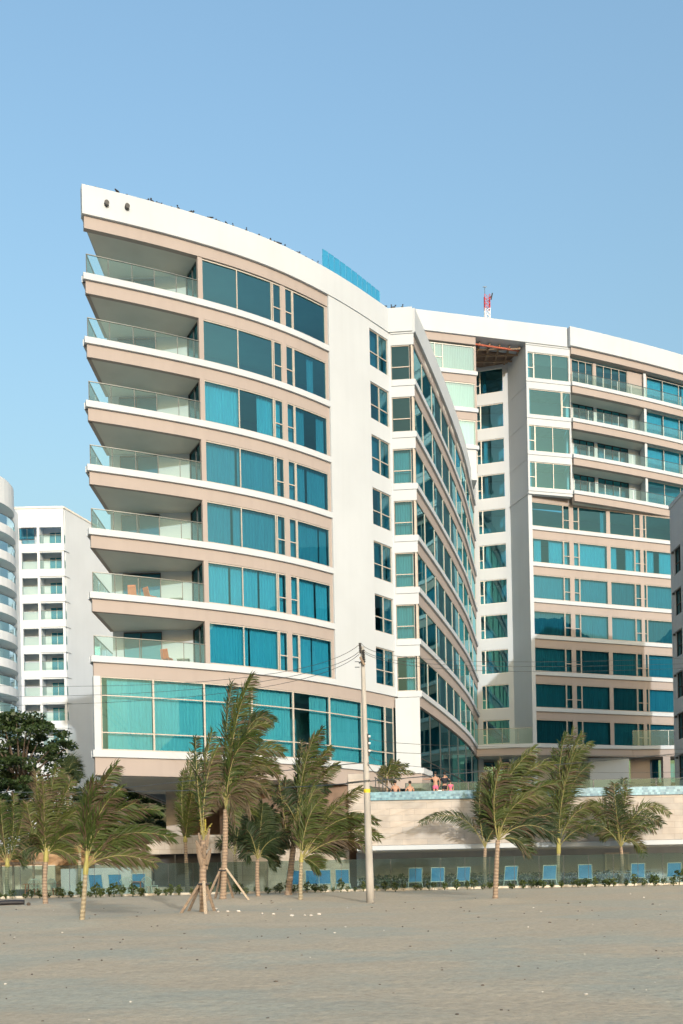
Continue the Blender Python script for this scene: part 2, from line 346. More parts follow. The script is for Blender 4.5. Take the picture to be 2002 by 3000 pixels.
# --- parapet and its beige band round the whole wing
m = MB()
m.strip(F, X0, XE + .05, .18, -.35, EYE + 35.6, ROOF); m.strip(FC, .1, FC.L, .18, -.35, EYE + 35.6, ROOF + .004)
m.strip(RW, .0, RT, .18, -.35, EYE + 35.6, ROOF - .004)
m.box(-13.22, -12.9, FY(-13) + .3, 80, EYE + 35.6, ROOF)
m.build('parapet', M['white'], hotel)
m = MB(); m.strip(F, X0 + .1, XK, .02, -.30, EYE + 34.93, EYE + 35.6); m.build('beige_band', M['beige'], hotel)
m = MB(); m.strip(RW, .15, RT, .0, -.3, EYE + 34.93, EYE + 35.6)
m.build('beige_band', M['beige'], hotel)
m = MB(); m.strip(F, X0 + .15, XE, 0, 16, EYE + 35.2, EYE + 35.5, dirv=(0, 1)); m.strip(RW, .2, RT, 0, 8, EYE + 35.21, EYE + 35.49, dirv=(-1, 0)); m.build('roof', M['soffit'], hotel)
# --- storey edges
for k in range(7):
    z = ZK(k); m = MB(); m.strip(F, X0, XK, .14, -.3, z - .34, z); m.box(-13.27, -12.98, FY(-13.1) + .2, 57.3, z - .34, z)
    m.build('floor_edge', M['white'], hotel)
    zb = z - 1.02 if k else z - 1.07
    x1 = XK if k else XE
    m = MB(); m.strip(F, X0 + .12, x1, .0, -.25, zb, z - .34)
    m.box(-13.08, -12.88, FY(-13.0) + .2, 57.3, zb, z - .341); m.build('beige_band', M['beige'], hotel)
    m = MB(); m.strip(F, X0 + .3, XE, -.1, 5.0, z - .5, z - .02, dirv=(0, 1)); m.build('floor_slab', M['soffit'], hotel)
    m = MB(); m.strip(RW, 0, RT, .14, -.3, z - .34, z); m.build('floor_edge', M['white'], hotel)
    m = MB(); m.strip(RW, .0, RT, .0, -.25, z - 1.02, z - .34); m.build('beige_band', M['beige'], hotel)
    m = MB(); m.strip(RW, .3, RT, -.1, 4.0, z - .48, z - .021, dirv=(-1, 0)); m.build('floor_slab', M['soffit'], hotel)
m = MB(); m.strip(F, X0 + .3, XK, -.32, 5.0, EYE + 34.96, EYE + 35.1, dirv=(0, 1)); m.build('ceiling', M['soffit'], hotel)
# ceilings lie level with the lower edge of the beige band
for k in range(7):
    m = MB(); m.strip(F, X0 + .22, XK, -.27, 4.9, ZK(k) - 1.0, ZK(k) - .9, dirv=(0, 1)) if k else m.strip(F, X0 + .3, XE, -.27, 4.9, ZK(0) - 1.05, ZK(0) - .95, dirv=(0, 1))
    m.build('ceiling', M['soffit'], hotel)
# --- room back walls, balcony walls
m = MB(); m.strip(lambda a: (a, FY(a) + 4.2), XB - 1.2, XE, 0, -.2, EYE + 5.9, EYE + 35.2); m.build('room_wall', M['room'], hotel)
m = MB(); m.strip(lambda t: (RW(t)[0] - 3.6, RW(t)[1]), 0, RT, 0, -.2, EYE + 5.9, EYE + 35.2); m.build('room_wall', M['room'], hotel)
m = MB(); m.box(-12.95, -8.25, 57.3, 57.5, ZK(0), EYE + 35); m.build('balcony_wall', M['white'], hotel)
m = MB(); m.box(-12.95, -12.75, 57.5, 80, EYE + 5.8, EYE + 35.3); m.box(-12.9, 7, 79.8, 80, EYE + 5.8, EYE + 35.3); m.build('side_wall', M['white'], hotel)
for k in range(7):
    z = ZK(k)
    sp = line((-8.3, 57.25), (XB + .0, FY(XB) + .05)); L = sp.L
    window(hotel, sp, [(0, L / 2, ()), (L / 2, L, ())], z + .03, z + 2.36, cur=(), frame=M['dark'])
    bp_ = line((-12.6, 57.28), (-8.4, 57.28))
    window(hotel, bp_, [(0.3, 1.3, ()), (1.3, 2.5, ())], z + .03, z + 2.3, cur=((0, .5),), o=.06, frame=M['dark'], seed=k)
# --- white column, windows cut into it, frontal facet
XA, XZ = uX(1079.5, hm), uX(1133.5, hm)
m = MB(); m.strip(F, XK, XA, .12, -.3, ZK(0) - .34, EYE + 35.6); m.strip(F, XZ, XE + .04, .12, -.3, ZK(0) - .34, EYE + 35.6)
m.strip(FC, 0.06, .22, .06, -.3, ZK(0) - .34, EYE + 35.6)
for k in range(8):
    lo = ZK(k - 1) + 2.62 if k else ZK(0) - .34
    m.strip(F, XA, XZ, .12, -.3, lo, ZK(k) + .25 if k < 7 else EYE + 35.6)
m.build('corner_wall', M['white'], hotel)
a0, a1 = .24, FC.L - .12
for k in range(8):
    z = ZK(k); lo = z - 1.12 if k else z - .45
    m = MB(); m.strip(FC, .22, FC.L + .10, .10, -.3, z - .40, z if k < 7 else EYE + 35.6); m.strip(FC, .22, FC.L + .06, .06, -.3, lo, z - .42)
    m.build('spandrel', M['white'], hotel)
    if k < 7:
        w = window(hotel, FC, [(a0, a1 - .12, (.38,))], z, z + 2.28, cur=[(0, 1)] if k in (1, 2, 3, 4) else ([(.45, 1)] if k == 0 else []), seed=20 + k, pane=M['pane2'], cm_='curtmid')
        mid = (XA + XZ) / 2
        window(hotel, F, [(XA, mid, (.40,)), (mid, XZ, (.40,))], z + .25, z + 2.62, cur=((.5, 1),) if k % 2 else ((0.1, .9),), seed=30 + k, o=.0, cm_='curtdark', pane=M['paneu'])
m = MB(); m.strip(FC, FC.L - .14, FC.L - .02, .03, -.3, EYE + 11.0, EYE + 35.6); m.build('corner_post', M['frame'], hotel)
m = MB(); m.strip(FC, .05, FC.L - .02, .10, -.4, EYE + 6.70, ZK(0) - .45); m.build('corner_wall', M['white'], hotel)
# --- windows of the curved front
C1 = {6: [], 5: [], 4: [(0, .46), (.68, 1)], 3: [(0, .40), (.41, 1)], 2: [(0, .33), (.34, 1)], 1: [(0, .28), (.30, .66), (.67, 1)], 0: [(0, .52), (.53, 1)]}
C2 = {6: [], 5: [(.55, .75)], 4: [(0, .5), (.78, 1)], 3: [(0, .5), (.52, 1)], 2: [(0, .8), (.81, 1)], 1: [(0, .66), (.67, 1)], 0: [(0, .55), (.57, 1)]}
for k in range(7):
    z0, z1 = ZK(k) + .03, ZK(k) + 2.36
    w1 = [(XW['b'], XW['c'], ()), (XW['c'], XW['d'], ()), (XW['e'], XW['f'], (.40,))]
    CM = {4: 'curtain', 3: 'curtmid', 2: 'curtmid', 1: 'curtain', 0: 'curtain'}.get(k, 'curtmid')
    window(hotel, F, w1, z0, z1, C1[k], seed=k, wl=.16 + .02 * (k % 3), cm_=CM, pane=M['paneu'] if k > 4 else None)
    window(hotel, F, [(XW['g'], XW['h'], (.40,)), (XW['i'], XW['j'], ())], z0, z1, C2[k], seed=50 + k, wl=.15 + .03 * (k % 2), cm_='curtain' if k in (0, 1) else 'curtmid', pane=M['paneu'] if k > 4 else None)
    for a, b, o_ in ((XB - .02, XW['b'], .05), (XW['f'], XW['g'], .02), (XW['j'], XK, .0)):
        m = MB(); m.strip(F, a, b, o_, -.2, z0 - .02, z1 + .02); m.build('pier', M['beige'], hotel)
# furniture glimpsed in the uncurtained rooms
# --- balcony rails
for k in range(7):
    z = ZK(k); g = MB(); p = MB(); tip = (-12.97, FY(-12.97) + .02)
    inF = lambda a: (a, FY(a) + .02)
    xs = [tip[0]] + [uX(u, 32.9) for u in (317.5, 386.5, 452, 516.5, 580)]
    for a, b in zip(xs, xs[1:]): g.sheet(inF, a + .015, b - .015, -.02, z + .05, z + 1.06)
    lf = line((-12.97, 57.2), tip)
    for i in range(3): g.sheet(lf, lf.L * i / 3 + .02, lf.L * (i + 1) / 3 - .02, .0, z + .05, z + 1.06)
    f = g.build('balcony_glass', M['rail'], hotel)
    p.strip(inF, tip[0], xs[-1], .02, -.03, z + 1.06, z + 1.10); p.strip(lf, 0, lf.L, .02, -.03, z + 1.06, z + 1.098)
    for a in xs: x, y = inF(a); p.box(x - .02, x + .02, y + .01, y + .05, z, z + 1.06)
    for i in range(1, 3): x, y = lf(lf.L * i / 3); p.box(x - .02, x + .02, y - .02, y + .02, z, z + 1.06)
    p.build('rail_post', M['steel'], f)
# --- receding face glazing: three windows a storey
US = [1231.5, 1255.4, 1283.5, 1310.5, 1331.5, 1350.8, 1366.6, 1380.6, 1391, 1398]
TS = [.14] + [solve_r(u, 13.4) for u in US[1:]]; TS[-1] = RT - .3
for k in range(7):
    z0, z1 = ZK(k) + .03, ZK(k) + 2.36
    for j in range(3):
        sp = [(TS[3 * j + i], TS[3 * j + i + 1], ()) for i in range(3)]
        cur = [(.02, .98)] if (k + j) % 3 else [(.0, .3), (.7, 1)]
        window(hotel, RW, sp, z0, z1, cur, seed=100 + 3 * k + j, wl=.3)
# --- lower storey: the tall band of glass, its base and the soffit of the overhang
zl0, zl1 = EYE + 7.05, EYE + 11.02
m = MB(); m.strip(F, X0 + .0, XE + .03, .16, -.4, EYE + 6.68, zl0); m.strip(FC, .02, FC.L, .16, -.4, EYE + 6.684, zl0 + .004); m.strip(RW, 0, 2.6, .16, -.4, EYE + 6.676, zl0 - .004); m.box(-13.29, -12.9, FY(-13.1) + .3, 75, EYE + 6.68, zl0); m.build('floor_edge', M['white'], hotel)
m = MB(); m.strip(F, X0 + .1, XE + .03, .04, -.3, EYE + 5.71, EYE + 6.68); m.strip(FC, .02, FC.L, .04, -.3, EYE + 5.714, EYE + 6.68); m.strip(RW, 0, 2.4, .04, -.3, EYE + 5.7, EYE + 6.676); m.box(-13.1, -12.9, FY(-13) + .3, 75, EYE + 5.71, EYE + 6.68); m.build('beige_band', M['beige'], hotel)
m = MB(); m.strip(F, X0 + .25, XE - .3, -.2, 12, EYE + 5.72, EYE + 5.9, dirv=(0, 1)); m.build('soffit', M['soffit'], hotel)
m = MB(); m.strip(F, X0 + .3, XE - .3, -.3, 4.5, EYE + 6.7, EYE + 7.0, dirv=(0, 1)); m.build('floor_slab', M['roomfloor'], hotel)
hl = 9.0
post0, post1 = X0 + .10, uX(296, hl)
m = MB(); m.strip(F, post0, post1, .04, -.4, zl0, zl1); m.box(-13.05, -12.75, FY(-13) + .2, 75, zl0, zl1); m.build('corner_post', M['white'], hotel)
ue = [297, 451, 600.5, 740, 861, 967.5, 1062, 1130, 1151]
xe = [uX(u, hl) for u in ue]; xe[-1] = XE - .1
gc = {0: [(.12, 1)], 1: [(0, 1)], 2: [(0, 1)], 3: [(.02, 1)], 4: [(.5, 1)], 5: [(0, 1)], 6: [(0, 1)], 7: []}
for i in range(8):
    window(hotel, F, [(xe[i], xe[i + 1], (.24, .745))], zl0 + .02, zl1 - .01, gc[i], seed=200 + i, wl=.20, bw=.09, pane=M['pane2'], cm_='curtain')
t1 = [.12, 3.2, 6.5, 10, 14, 18.5, 23.5, RT - .4]
window(hotel, RW, [(t1[i], t1[i + 1], (.5,)) for i in range(7)], EYE + 4.35, EYE + 11.05, [(.05, .12), (.3, .42)], seed=230, frame=M['dark'], o=-.12)
m = MB(); m.strip(lambda t: (RW(t)[0] - 3.5, RW(t)[1]), 0, RT, 0, -.2, EYE + 4.2, EYE + 11); m.build('room_wall', M['room'], hotel)
# --- two round spouts on the prow, the blue glass screen on the roof edge
for u, v in ((310, 605), (370, 614.5)):
    x = uX(u, 36.4); y = FY(x); nx, ny = normal(F, x); z = P(u, v, y).z
    m = MB(); c = Vector((x + nx * .17, y + ny * .17, z)); n_ = Vector((nx, ny, 0)); m.bar(c, c + n_ * .22, .13, 12); m.bar(c + n_ * .221, c + n_ * .225, .09, 10)
    m.build('drain_spout', M['dark'], hotel)
scr = thing('roof_screen', 'row of translucent bright blue glass panels standing on the roof edge', 'screen', (0, 62, ROOF))
xs = [uX(u, 39) for u in (944, 962, 979, 996, 1013, 1030, 1047, 1061, 1074, 1088, 1100, 1112)]
for a, b in zip(xs, xs[1:]):
    g = MB(); hh = 1.2 - .33 * (a - xs[0]) / (xs[-1] - xs[0]); g.strip(F, a + .02, b - .02, .0, -.03, ROOF - .02, ROOF + hh, 1); g.build('glass_panel', M['bluegl'], scr)
g = MB()
for a in xs: x, y = F(a); g.box(x - .03, x + .03, y + .04, y + .12, ROOF - .05, ROOF + .86)
g.build('screen_post', M['bluegl'], scr)
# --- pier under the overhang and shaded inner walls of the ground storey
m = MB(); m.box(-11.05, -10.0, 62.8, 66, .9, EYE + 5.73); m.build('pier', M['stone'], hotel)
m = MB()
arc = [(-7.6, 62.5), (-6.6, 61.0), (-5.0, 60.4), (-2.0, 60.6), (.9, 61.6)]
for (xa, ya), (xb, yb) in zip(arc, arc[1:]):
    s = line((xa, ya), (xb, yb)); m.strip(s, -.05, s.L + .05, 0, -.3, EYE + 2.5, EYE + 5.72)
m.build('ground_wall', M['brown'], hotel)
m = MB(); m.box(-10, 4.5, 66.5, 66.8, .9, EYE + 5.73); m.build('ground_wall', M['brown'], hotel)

# ================================================================ hotel, tall wing behind
TL = lambda a: (a, 92.5 + .352 * (a - 18.2))
TB = lambda a: (a, 89.7 + .248 * (a - 8.72))
TC = lambda a: (a, 93.0 + .40 * (a - 22.6) + .004 * (a - 22.6) ** 2)
tower = thing('hotel_tower', 'tall white hotel wing behind with horizontal window bands and a balcony stack on the right', 'hotel', (24, 100, 0.9))
TX = lambda path, u, h: solve_x(lambda x: path(x)[1], u, h)
XV0, XV1, XR1, XS0, XBX = 6.5, TX(TB, 1395, 46), 17.0, 18.1, 22.45
XEND = 40.0
ZT0, ZT1 = EYE + 49.3, TROOF
m = MB(); m.strip(TB, XV0, 22.15, .22, -2.0, ZT0, ZT1); m.strip(TC, 22.3, XEND, .35, -2.0, ZT0 + .02, ZT1 - .01); m.build('parapet', M['white'], tower)
m = MB(); m.strip(TB, XV0, XV1, .06, -.4, ZT0 - .72, ZT0); m.build('beige_band', M['beige'], tower); m = MB(); m.strip(TC, 22.5, XEND, .12, -.5, ZT0 - .62, ZT0 + .02); m.build('beige_band', M['beige'], tower)
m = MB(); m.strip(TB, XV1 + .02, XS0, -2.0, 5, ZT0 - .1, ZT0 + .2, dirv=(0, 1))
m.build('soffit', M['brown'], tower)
m = MB()
for i in range(5):
    s = (i + .5) / 5; x = XV1 + (XS0 - XV1) * s; y = TB(x)[1]; m.box(x - .08, x + .08, y + .5, 95.3, ZT0 - .3, ZT0 - .1)
for i in range(3): y = 92.3 + i * 1.1; m.box(XV1 + .1, XS0 - .4, y, y + .12, ZT0 - .42, ZT0 - .301)
m.build('ceiling_joist', M['wood'], tower)
m = MB(); pa = Vector((XV1 + .05, TB(XV1)[1] + .5, ZT0 - .38)); pb = Vector((XS0 - .5, TB(XS0)[1] + .6, ZT0 - .38)); m.bar(pa, pb, .09, 8); m.build('red_pipe', M['pinkred'], tower)
m = MB(); m.strip(TB, XV0, 22.3, -.3, 10, ZT1 - .6, ZT1 - .3, dirv=(0, 1)); m.strip(TC, 22.4, XEND, -.3, 9, ZT1 - .61, ZT1 - .31, dirv=(0, 1)); m.build('roof', M['soffit'], tower)
# upper block over the curved wing's roof
m = MB()
for k in (8, 9, 10): m = MB(); m.strip(TB, XV0, XV1 + .12, .14, -.3, ZK(k) - .34, ZK(k)); m.build('floor_edge', M['white'], tower)
m = MB()
for k in (9, 10): m = MB(); m.strip(TB, XV0, XV1 + .04, .0, -.3, ZK(k) - 1.05, ZK(k) - .34); m.build('beige_band', M['beige'], tower)
for k in (8, 9, 10): m = MB(); m.strip(TB, XV1 - .12, XV1 + .03, .0, -.3, ZK(k), ZK(k) + 2.36); m.build('pier', M['beige'], tower)
m = MB(); m.box(XV1 - .3, XV1 + .05, 91.4, 95.4, ROOF, ZT0); m.build('side_wall', M['beige'], tower)
m = MB(); m.strip(TB, XV0, XV1 - .1, .0, 4, ROOF - 1, ZK(8) - .34, dirv=(0, 1)); m.build('wall', M['white'], tower)
m = MB()
for k in (8, 9, 10): m.strip(TB, XV0, XV1 - .3, -.4, 4, ZK(k) - .4, ZK(k) - .05, dirv=(0, 1))
m.build('floor_slab', M['roomfloor'], tower)
m = MB(); m.strip(lambda a: (a, TB(a)[1] + 3.5), XV0, XV1 - .2, 0, -.2, ROOF, ZT0); m.build('room_wall', M['room'], tower)
ua, ub, uc = TX(TB, 1274, 47.5), TX(TB, 1297, 47.5), XV1 - .14
for k in (8, 9, 10):
    window(tower, TB, [(ua - 2.6, ua, ()), (ua, ub, (.45,)), (ub, uc, ())] if k == 10 else [(ua - 2, ub, ()), (ub, uc, ())], ZK(k) + .03, ZK(k) + 2.3, [(.0, 1)], frame=M['wframe'], pane=M['paneb'], seed=300 + k)
# stair recess
ST = line((12.7, 96.6), (XR1 + .05, 95.4)); sx = lambda u, h=30: (TX(lambda a: (a, 96.6 - 1.2 * (a - 12.7) / 4.35), u, h) - 12.7) * 1.0374
s0, s1, s2, s3 = sx(1405.5), sx(1416.5), sx(1418), sx(1484)
m = MB(); m.strip(ST, 0, s0, 0, -.3, EYE + 4, ZT0); m.strip(ST, s3, ST.L, 0, -.3, EYE + 4, ZT0)
for k in range(0, 12): m.strip(ST, s0, s3, 0, -.3, ZK(k - 1) + 2.82, ZK(k) + .5 if k < 11 else ZT0)
m.build('wall', M['white'], tower)
for k in range(11): window(tower, ST, [(s0, s1, (.38,)), (s2, s3, ())], ZK(k) + .5, ZK(k) + 2.82, [(0.22, .38)] if k % 3 else [], o=-.12, frame=M['wframe'], seed=320 + k)
m = MB(); m.box(12.8, 17, 98.6, 98.8, EYE + 4, ZT0); m.build('room_wall', M['room'], tower)
m = MB()
for k in range(12): m.box(12.8, 17, 96.95, 98.6, ZK(k) - .3, ZK(k))
m.build('floor_slab', M['roomfloor'], tower)
SW = line((XR1, 95.4), (XS0, 92.1))
m = MB(); m.strip(SW, 0, SW.L - .01, 0, -.4, EYE + 4, ZT0); m.build('side_wall', M['white'], tower)
for k in (8, 9, 10): m = MB(); m.strip(SW, 0, SW.L, .02, -.1, ZK(k) - .72, ZK(k) - .68); m.build('wall_groove', M['greywall'], tower)
m = MB(); m.strip(SW, 0, SW.L, .06, -.1, ZK(7) - .60, ZK(7) - .45); m.build('wall_groove', M['greywall'], tower)
# white box of four storeys
bx = lambda u, h=44: TX(TB, u, h)
for k in range(7, 12):
    m = MB(); zt = ZK(k) if k < 11 else ZT0
    m.strip(TB, XS0 - .02, XBX, .12, -.4, ZK(k) - .34, zt); lo = ZK(k) - .98 if k > 7 else ZK(k) - .60
    m.strip(TB, XS0, XBX, .08, -.4, lo, ZK(k) - .365); m.build('spandrel', M['white'], tower)
    if k < 11:
        if k == 9: sp = [(bx(1550), bx(1645), ()), (bx(1648), bx(1672), (.42,))]
        else: sp = [(bx(1548), bx(1565), (.42,)), (bx(1567), bx(1618), ()), (bx(1618), bx(1668), ())]
        for a, b in ((XS0, sp[0][0]), (sp[-1][1], XBX)):
            m = MB(); m.strip(TB, a, b, .08, -.4, ZK(k), ZK(k) + 2.42); m.build('pier', M['white'], tower)
        window(tower, TB, sp, ZK(k) + .01, ZK(k) + 2.42, [], frame=M['wframe'], seed=340 + k)
m = MB(); m.strip(lambda a: (a, TB(a)[1] + 3.6), XS0, XEND, 0, -.2, ZK(7) - .5, ZT0); m.build('room_wall', M['room'], tower)
m = MB()
for k in range(7, 11): m.strip(TB, XS0 + .1, XBX, -.4, 3.6, ZK(k) - .4, ZK(k) - .06, dirv=(0, 1))
m.build('floor_slab', M['roomfloor'], tower)
# balcony stack
cx = lambda u, h=40: TX(TC, u, h)
BW = lambda a: (a, TC(a)[1] + 1.9)
XD0, XD1 = cx(1893), cx(1900)
for k in range(7, 11):
    z = ZK(k)
    m = MB(); m.strip(TC, 22.55, XEND, .15, -.4, z - .34, z); m.strip(lambda a: (22.6, 110 - a), 12, 17.2, .05, -.2, z - .34, z - .003) if 0 else None; m.build('floor_edge', M['white'], tower)
    m = MB(); m.strip(TC, 22.62, XEND, .03, -.4, z - .98, z - .34); m.build('beige_band', M['beige'], tower)
    m = MB(); m.strip(TC, 22.7, XEND, -.2, 5.2, z - .97, z - .04, dirv=(0, 1)); m.build('floor_slab', M['soffit'], tower)
    g = MB(); p = MB(); ed = [22.68, cx(1727), cx(1772), cx(1815), cx(1855), XD0, cx(1948), cx(2000), cx(2040), XEND]
    for a, b in zip(ed, ed[1:]): g.sheet(TC, a + .015, b - .015, -.05, z + .05, z + 1.02); x, y = TC(a); p.box(x - .02, x + .02, y + .06, y + .1, z, z + 1.02)
    p.strip(TC, 22.68, XEND, -.03, -.07, z + 1.02, z + 1.055)
    f = g.build('balcony_glass', M['rail'], tower); p.build('rail_post', M['steel'], f)
    top = (k == 10); PW = (lambda a: (a, TC(a)[1] + .45)) if top else BW
    c_ = lambda u: TX(PW, u, 41)
    q = [c_(u) for u in (1680, 1742, 1751, 1842, 1892)]
    for a, b in ((q[1], q[2]), (q[3], q[4] + .3), (22.4, q[0])):
        m = MB(); m.strip(PW, a, b, .02, -.25, z, z + 2.45); m.build('wall', M['beige'] if top else M['white'], tower)
    m = MB(); m.strip(TC, XD0, XD1, -.1, 1.9, z, z + 2.43, dirv=(0, 1)); m.build('divider_wall', M['white'], tower)
    for j, (a, b) in enumerate(((q[0], q[1]), (q[2], q[3]))):
        n = 3 if j == 0 else 4
        window(tower, PW, [(a + (b - a) * i / n, a + (b - a) * (i + 1) / n, ()) for i in range(n)], z + .02, z + 2.43, [(.1, .3)] if k == 8 else [], frame=M['frame'] if top else M['dark'], seed=360 + 4 * k + j, o=-.1)
    RWn = lambda a: (a, TC(a)[1] + .5)
    r_ = lambda u: TX(RWn, u, 41)
    ee = [XD1 + .05, r_(1947), r_(1994), r_(2040), XEND - .1]
    window(tower, RWn, [(ee[i], ee[i + 1], ()) for i in range(4)], z + .02, z + 2.43, [] if k == 7 else [(0, .23), (.25, .48), (.5, 1)], cm_='curtain', frame=M['frame'], seed=380 + k, o=-.1)
# band windows below
ul = lambda u: TX(TL, u, 26.5)
W4 = [[(1559.3, 1653.5, ()), (1655.5, 1672.6, (.38,))], [(1684, 1699, (.38,)), (1701, 1782, ())], [(1791.6, 1862, ()), (1864.5, 1880, (.38,))], [(1888.3, 1895.5, (.38,)), (1897.5, 1990, ())]]
W4 = [[(ul(a), ul(b), t) for a, b, t in w] for w in W4]
CT = {6: [[], [(.85, .97)], [], []], 5: [[(.1, .3), (.48, .98)], [(0, 1)], [(0, .26), (.55, 1)], [(.1, .35), (.5, 1)]]}
for k in range(7):
    z = ZK(k); z0, z1 = z + .03, z + 2.3
    m = MB(); m.strip(TL, 18.25, XEND, .14, -.3, z - .34, z); m.build('floor_edge', M['white'], tower)
    m = MB(); m.strip(TL, 18.25, XEND, .0, -.3, z - 1.08, z - .34); m.build('beige_band', M['beige'], tower)
    for a, b in [(18.2, W4[0][0][0])] + [(wa[-1][1], wb[0][0]) for wa, wb in zip(W4, W4[1:])] + [(W4[3][-1][1], W4[3][-1][1] + .4)]:
        m = MB(); m.strip(TL, a, b, .01, -.3, z, z1 + .03); m.build('pier', M['beige'], tower)
    m = MB(); m.strip(TL, 18.4, XEND, -.2, 3.8, z - .6, z - .05, dirv=(0, 1)); m.build('floor_slab', M['roomfloor'], tower)
    for j, w in enumerate(W4): window(tower, TL, w, z0, z1, CT.get(k, [[(0, 1)]] * 4)[j], frame=M['frame'], seed=400 + 4 * k + j, wl=.2, cm_='curtain' if k == 5 else ('curtmid' if (k + j) % 3 else 'curtdark'))
    sp = [W4[3][-1][1] + .4 + i * 2.6 for i in range(3)]
m = MB(); m.strip(TL, 18.25, XEND, .01, -.3, ZK(7) - 1.08, ZK(7) - .34); m.build('beige_band', M['beige'], tower)
m = MB(); m.strip(lambda a: (a, TL(a)[1] + 3.6), 18.1, XEND, 0, -.2, EYE + 4, ZK(7) - .4); m.build('room_wall', M['room'], tower)
m = MB(); m.strip(TL, W4[3][-1][1] + .4, XEND, -.05, -.3, ZK(0), ZK(7) - 1); m.build('wall', M['beige'], tower)
# terrace along the foot of the tall wing
TEr = [(12.4, 92.6), (18.2, 92.1), (28.4, 95.4), (35.5, 95.9)]
z = ZK(0); m = MB(); m2 = MB(); m3 = MB()
for (a, b) in zip(TEr, TEr[1:]):
    s = line(a, b); m.strip(s, 0, s.L, .0, -.6, z - .36, z - .004); m2.strip(s, 0, s.L, -.12, -.5, z - 1.05, z - .36); m3.strip(s, 0, s.L, -.15, 4.5, z - .9, z - .04, dirv=(0, 1))
m.build('floor_edge', M['white'], tower); m2.build('beige_band', M['beige'], tower); m3.build('floor_slab', M['soffit'], tower)
for a, b in ((TEr[0], TEr[1]), (TEr[2], TEr[3])):
    s = line(a, b); g = MB(); p = MB(); n = 4
    for i in range(n): g.sheet(s, s.L * i / n + .02, s.L * (i + 1) / n - .02, -.15, z, z + 1.45); x, y = s(s.L * i / n); p.box(x - .02, x + .02, y + .16, y + .2, z, z + 1.45)
    p.strip(s, 0, s.L, -.13, -.17, z + 1.45, z + 1.49); f = g.build('balcony_glass', M['fence'], tower); p.build('rail_post', M['steel'], f)
# ground storey of the tall wing
gl = line((12.5, 97.2), (23.5, 97.2)); window(tower, gl, [(i * 1.83, (i + 1) * 1.83, (.72,)) for i in range(6)], EYE + 4.3, EYE + 11, [(0, .3), (.34, .5)], frame=M['dark'], seed=470)
m = MB(); m.box(12.6, 36, 99.5, 99.8, EYE + 4.2, EYE + 11.2); m.build('room_wall', M['room'], tower)
m = MB(); m.box(24.2, 28.0, 95.6, 98.5, EYE + 4.2, EYE + 11.0); m.build('wall', M['white'], tower)
m = MB(); m.box(28.0, 30.5, 97.0, 98.5, EYE + 4.2, EYE + 11.0); m.box(31.3, 32.0, 95.6, 96.3, EYE + 4.2, EYE + 11.0); m.build('wall', M['beige'], tower)
gl2 = line((28.1, 96.9), (36, 97.8)); window(tower, gl2, [(i * 1.3, (i + 1) * 1.3, ()) for i in range(6)], EYE + 8.6, EYE + 10.9, [(0, 1)], frame=M['dark'], seed=471)
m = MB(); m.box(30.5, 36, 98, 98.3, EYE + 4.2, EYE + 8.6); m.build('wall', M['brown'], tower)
# lattice mast on the roof of the tall wing
c = P(1428.5, 932, 93.2); mast = thing('antenna_mast', 'red and white lattice antenna mast on the roof of the tall hotel wing', 'antenna', (c.x, c.y, TROOF - .6))
def lattice(z0, z1, mname):
    m = MB(); r = .24
    for sx_ in (-r, r):
        for sy_ in (-r, r): m.bar((c.x + sx_, c.y + sy_, z0), (c.x + sx_, c.y + sy_, z1), .034, 5)
    n = 3
    for i in range(n):
        a, b = z0 + (z1 - z0) * i / n, z0 + (z1 - z0) * (i + 1) / n
        for s1, s2 in (((-r, -r), (r, -r)), ((r, -r), (r, r)), ((r, r), (-r, r)), ((-r, r), (-r, -r))):
            m.bar((c.x + s1[0], c.y + s1[1], a), (c.x + s2[0], c.y + s2[1], b), .017, 4); m.bar((c.x + s2[0], c.y + s2[1], a), (c.x + s1[0], c.y + s1[1], b), .017, 4)
            m.bar((c.x + s1[0], c.y + s1[1], a), (c.x + s2[0], c.y + s2[1], a), .017, 4)
    return m.build('mast_section', M[mname], mast)
zb = TROOF - .6
lattice(zb, zb + 1.5, 'red'); lattice(zb + 1.5, zb + 2.7, 'plastic'); lattice(zb + 2.7, zb + 4.0, 'red'); zb += .7
m = MB(); m.bar((c.x - .2, c.y, zb + 3.3), (c.x - .2, c.y, zb + 4.1), .025, 6); m.bar((c.x - .38, c.y, zb + 4.1), (c.x - .02, c.y, zb + 4.1), .035, 6); m.build('aerial', M['steel'], mast)
m = MB(); m.bar((c.x + .25, c.y, zb + 3.0), (c.x + .5, c.y, zb + 3.35), .05, 6); m.bar((c.x + .38, c.y, zb + 2.9), (c.x + .52, c.y, zb + 3.5), .06, 6); m.build('lamp_bracket', M['dark'], mast)
# ================================================================ pool terrace, fence, planter
zdeck = EYE + 4.3
pw = thing('pool_wall', 'pale stone clad terrace wall with a turquoise mosaic pool rim on top', 'wall', (10, 52, .9))
m = MB(); m.box(1.5, 22, 52, 52.5, EYE + 1.62, EYE + 3.98); m.build('cladding', M['stone'], pw)
m = MB(); m.box(1.5, 22, 51.9, 52.6, EYE + 3.98, EYE + 4.42); m.build('mosaic_edge', M['mosaic'], pw)
m = MB(); m.box(.85, 22, 51.8, 52.7, EYE + 1.36, EYE + 1.6); m.box(.9, 22, 51.9, 57.5, EYE + 1.34, EYE + 1.36); m.build('fascia', M['white'], pw)
m = MB(); m.box(.45, 1.48, 51.95, 56, EYE + 1.62, EYE + 5.4); m.build('end_pier', M['stone'], pw)
m = MB(); m.box(.9, 22, 57.3, 57.6, .9, EYE + 1.35); m.build('back_wall', M['greywall'], pw)
m = MB(); m.box(1.5, 22, 55.6, 110, zdeck - .4, zdeck); struct(m.build('pool_terrace', M['cream']))
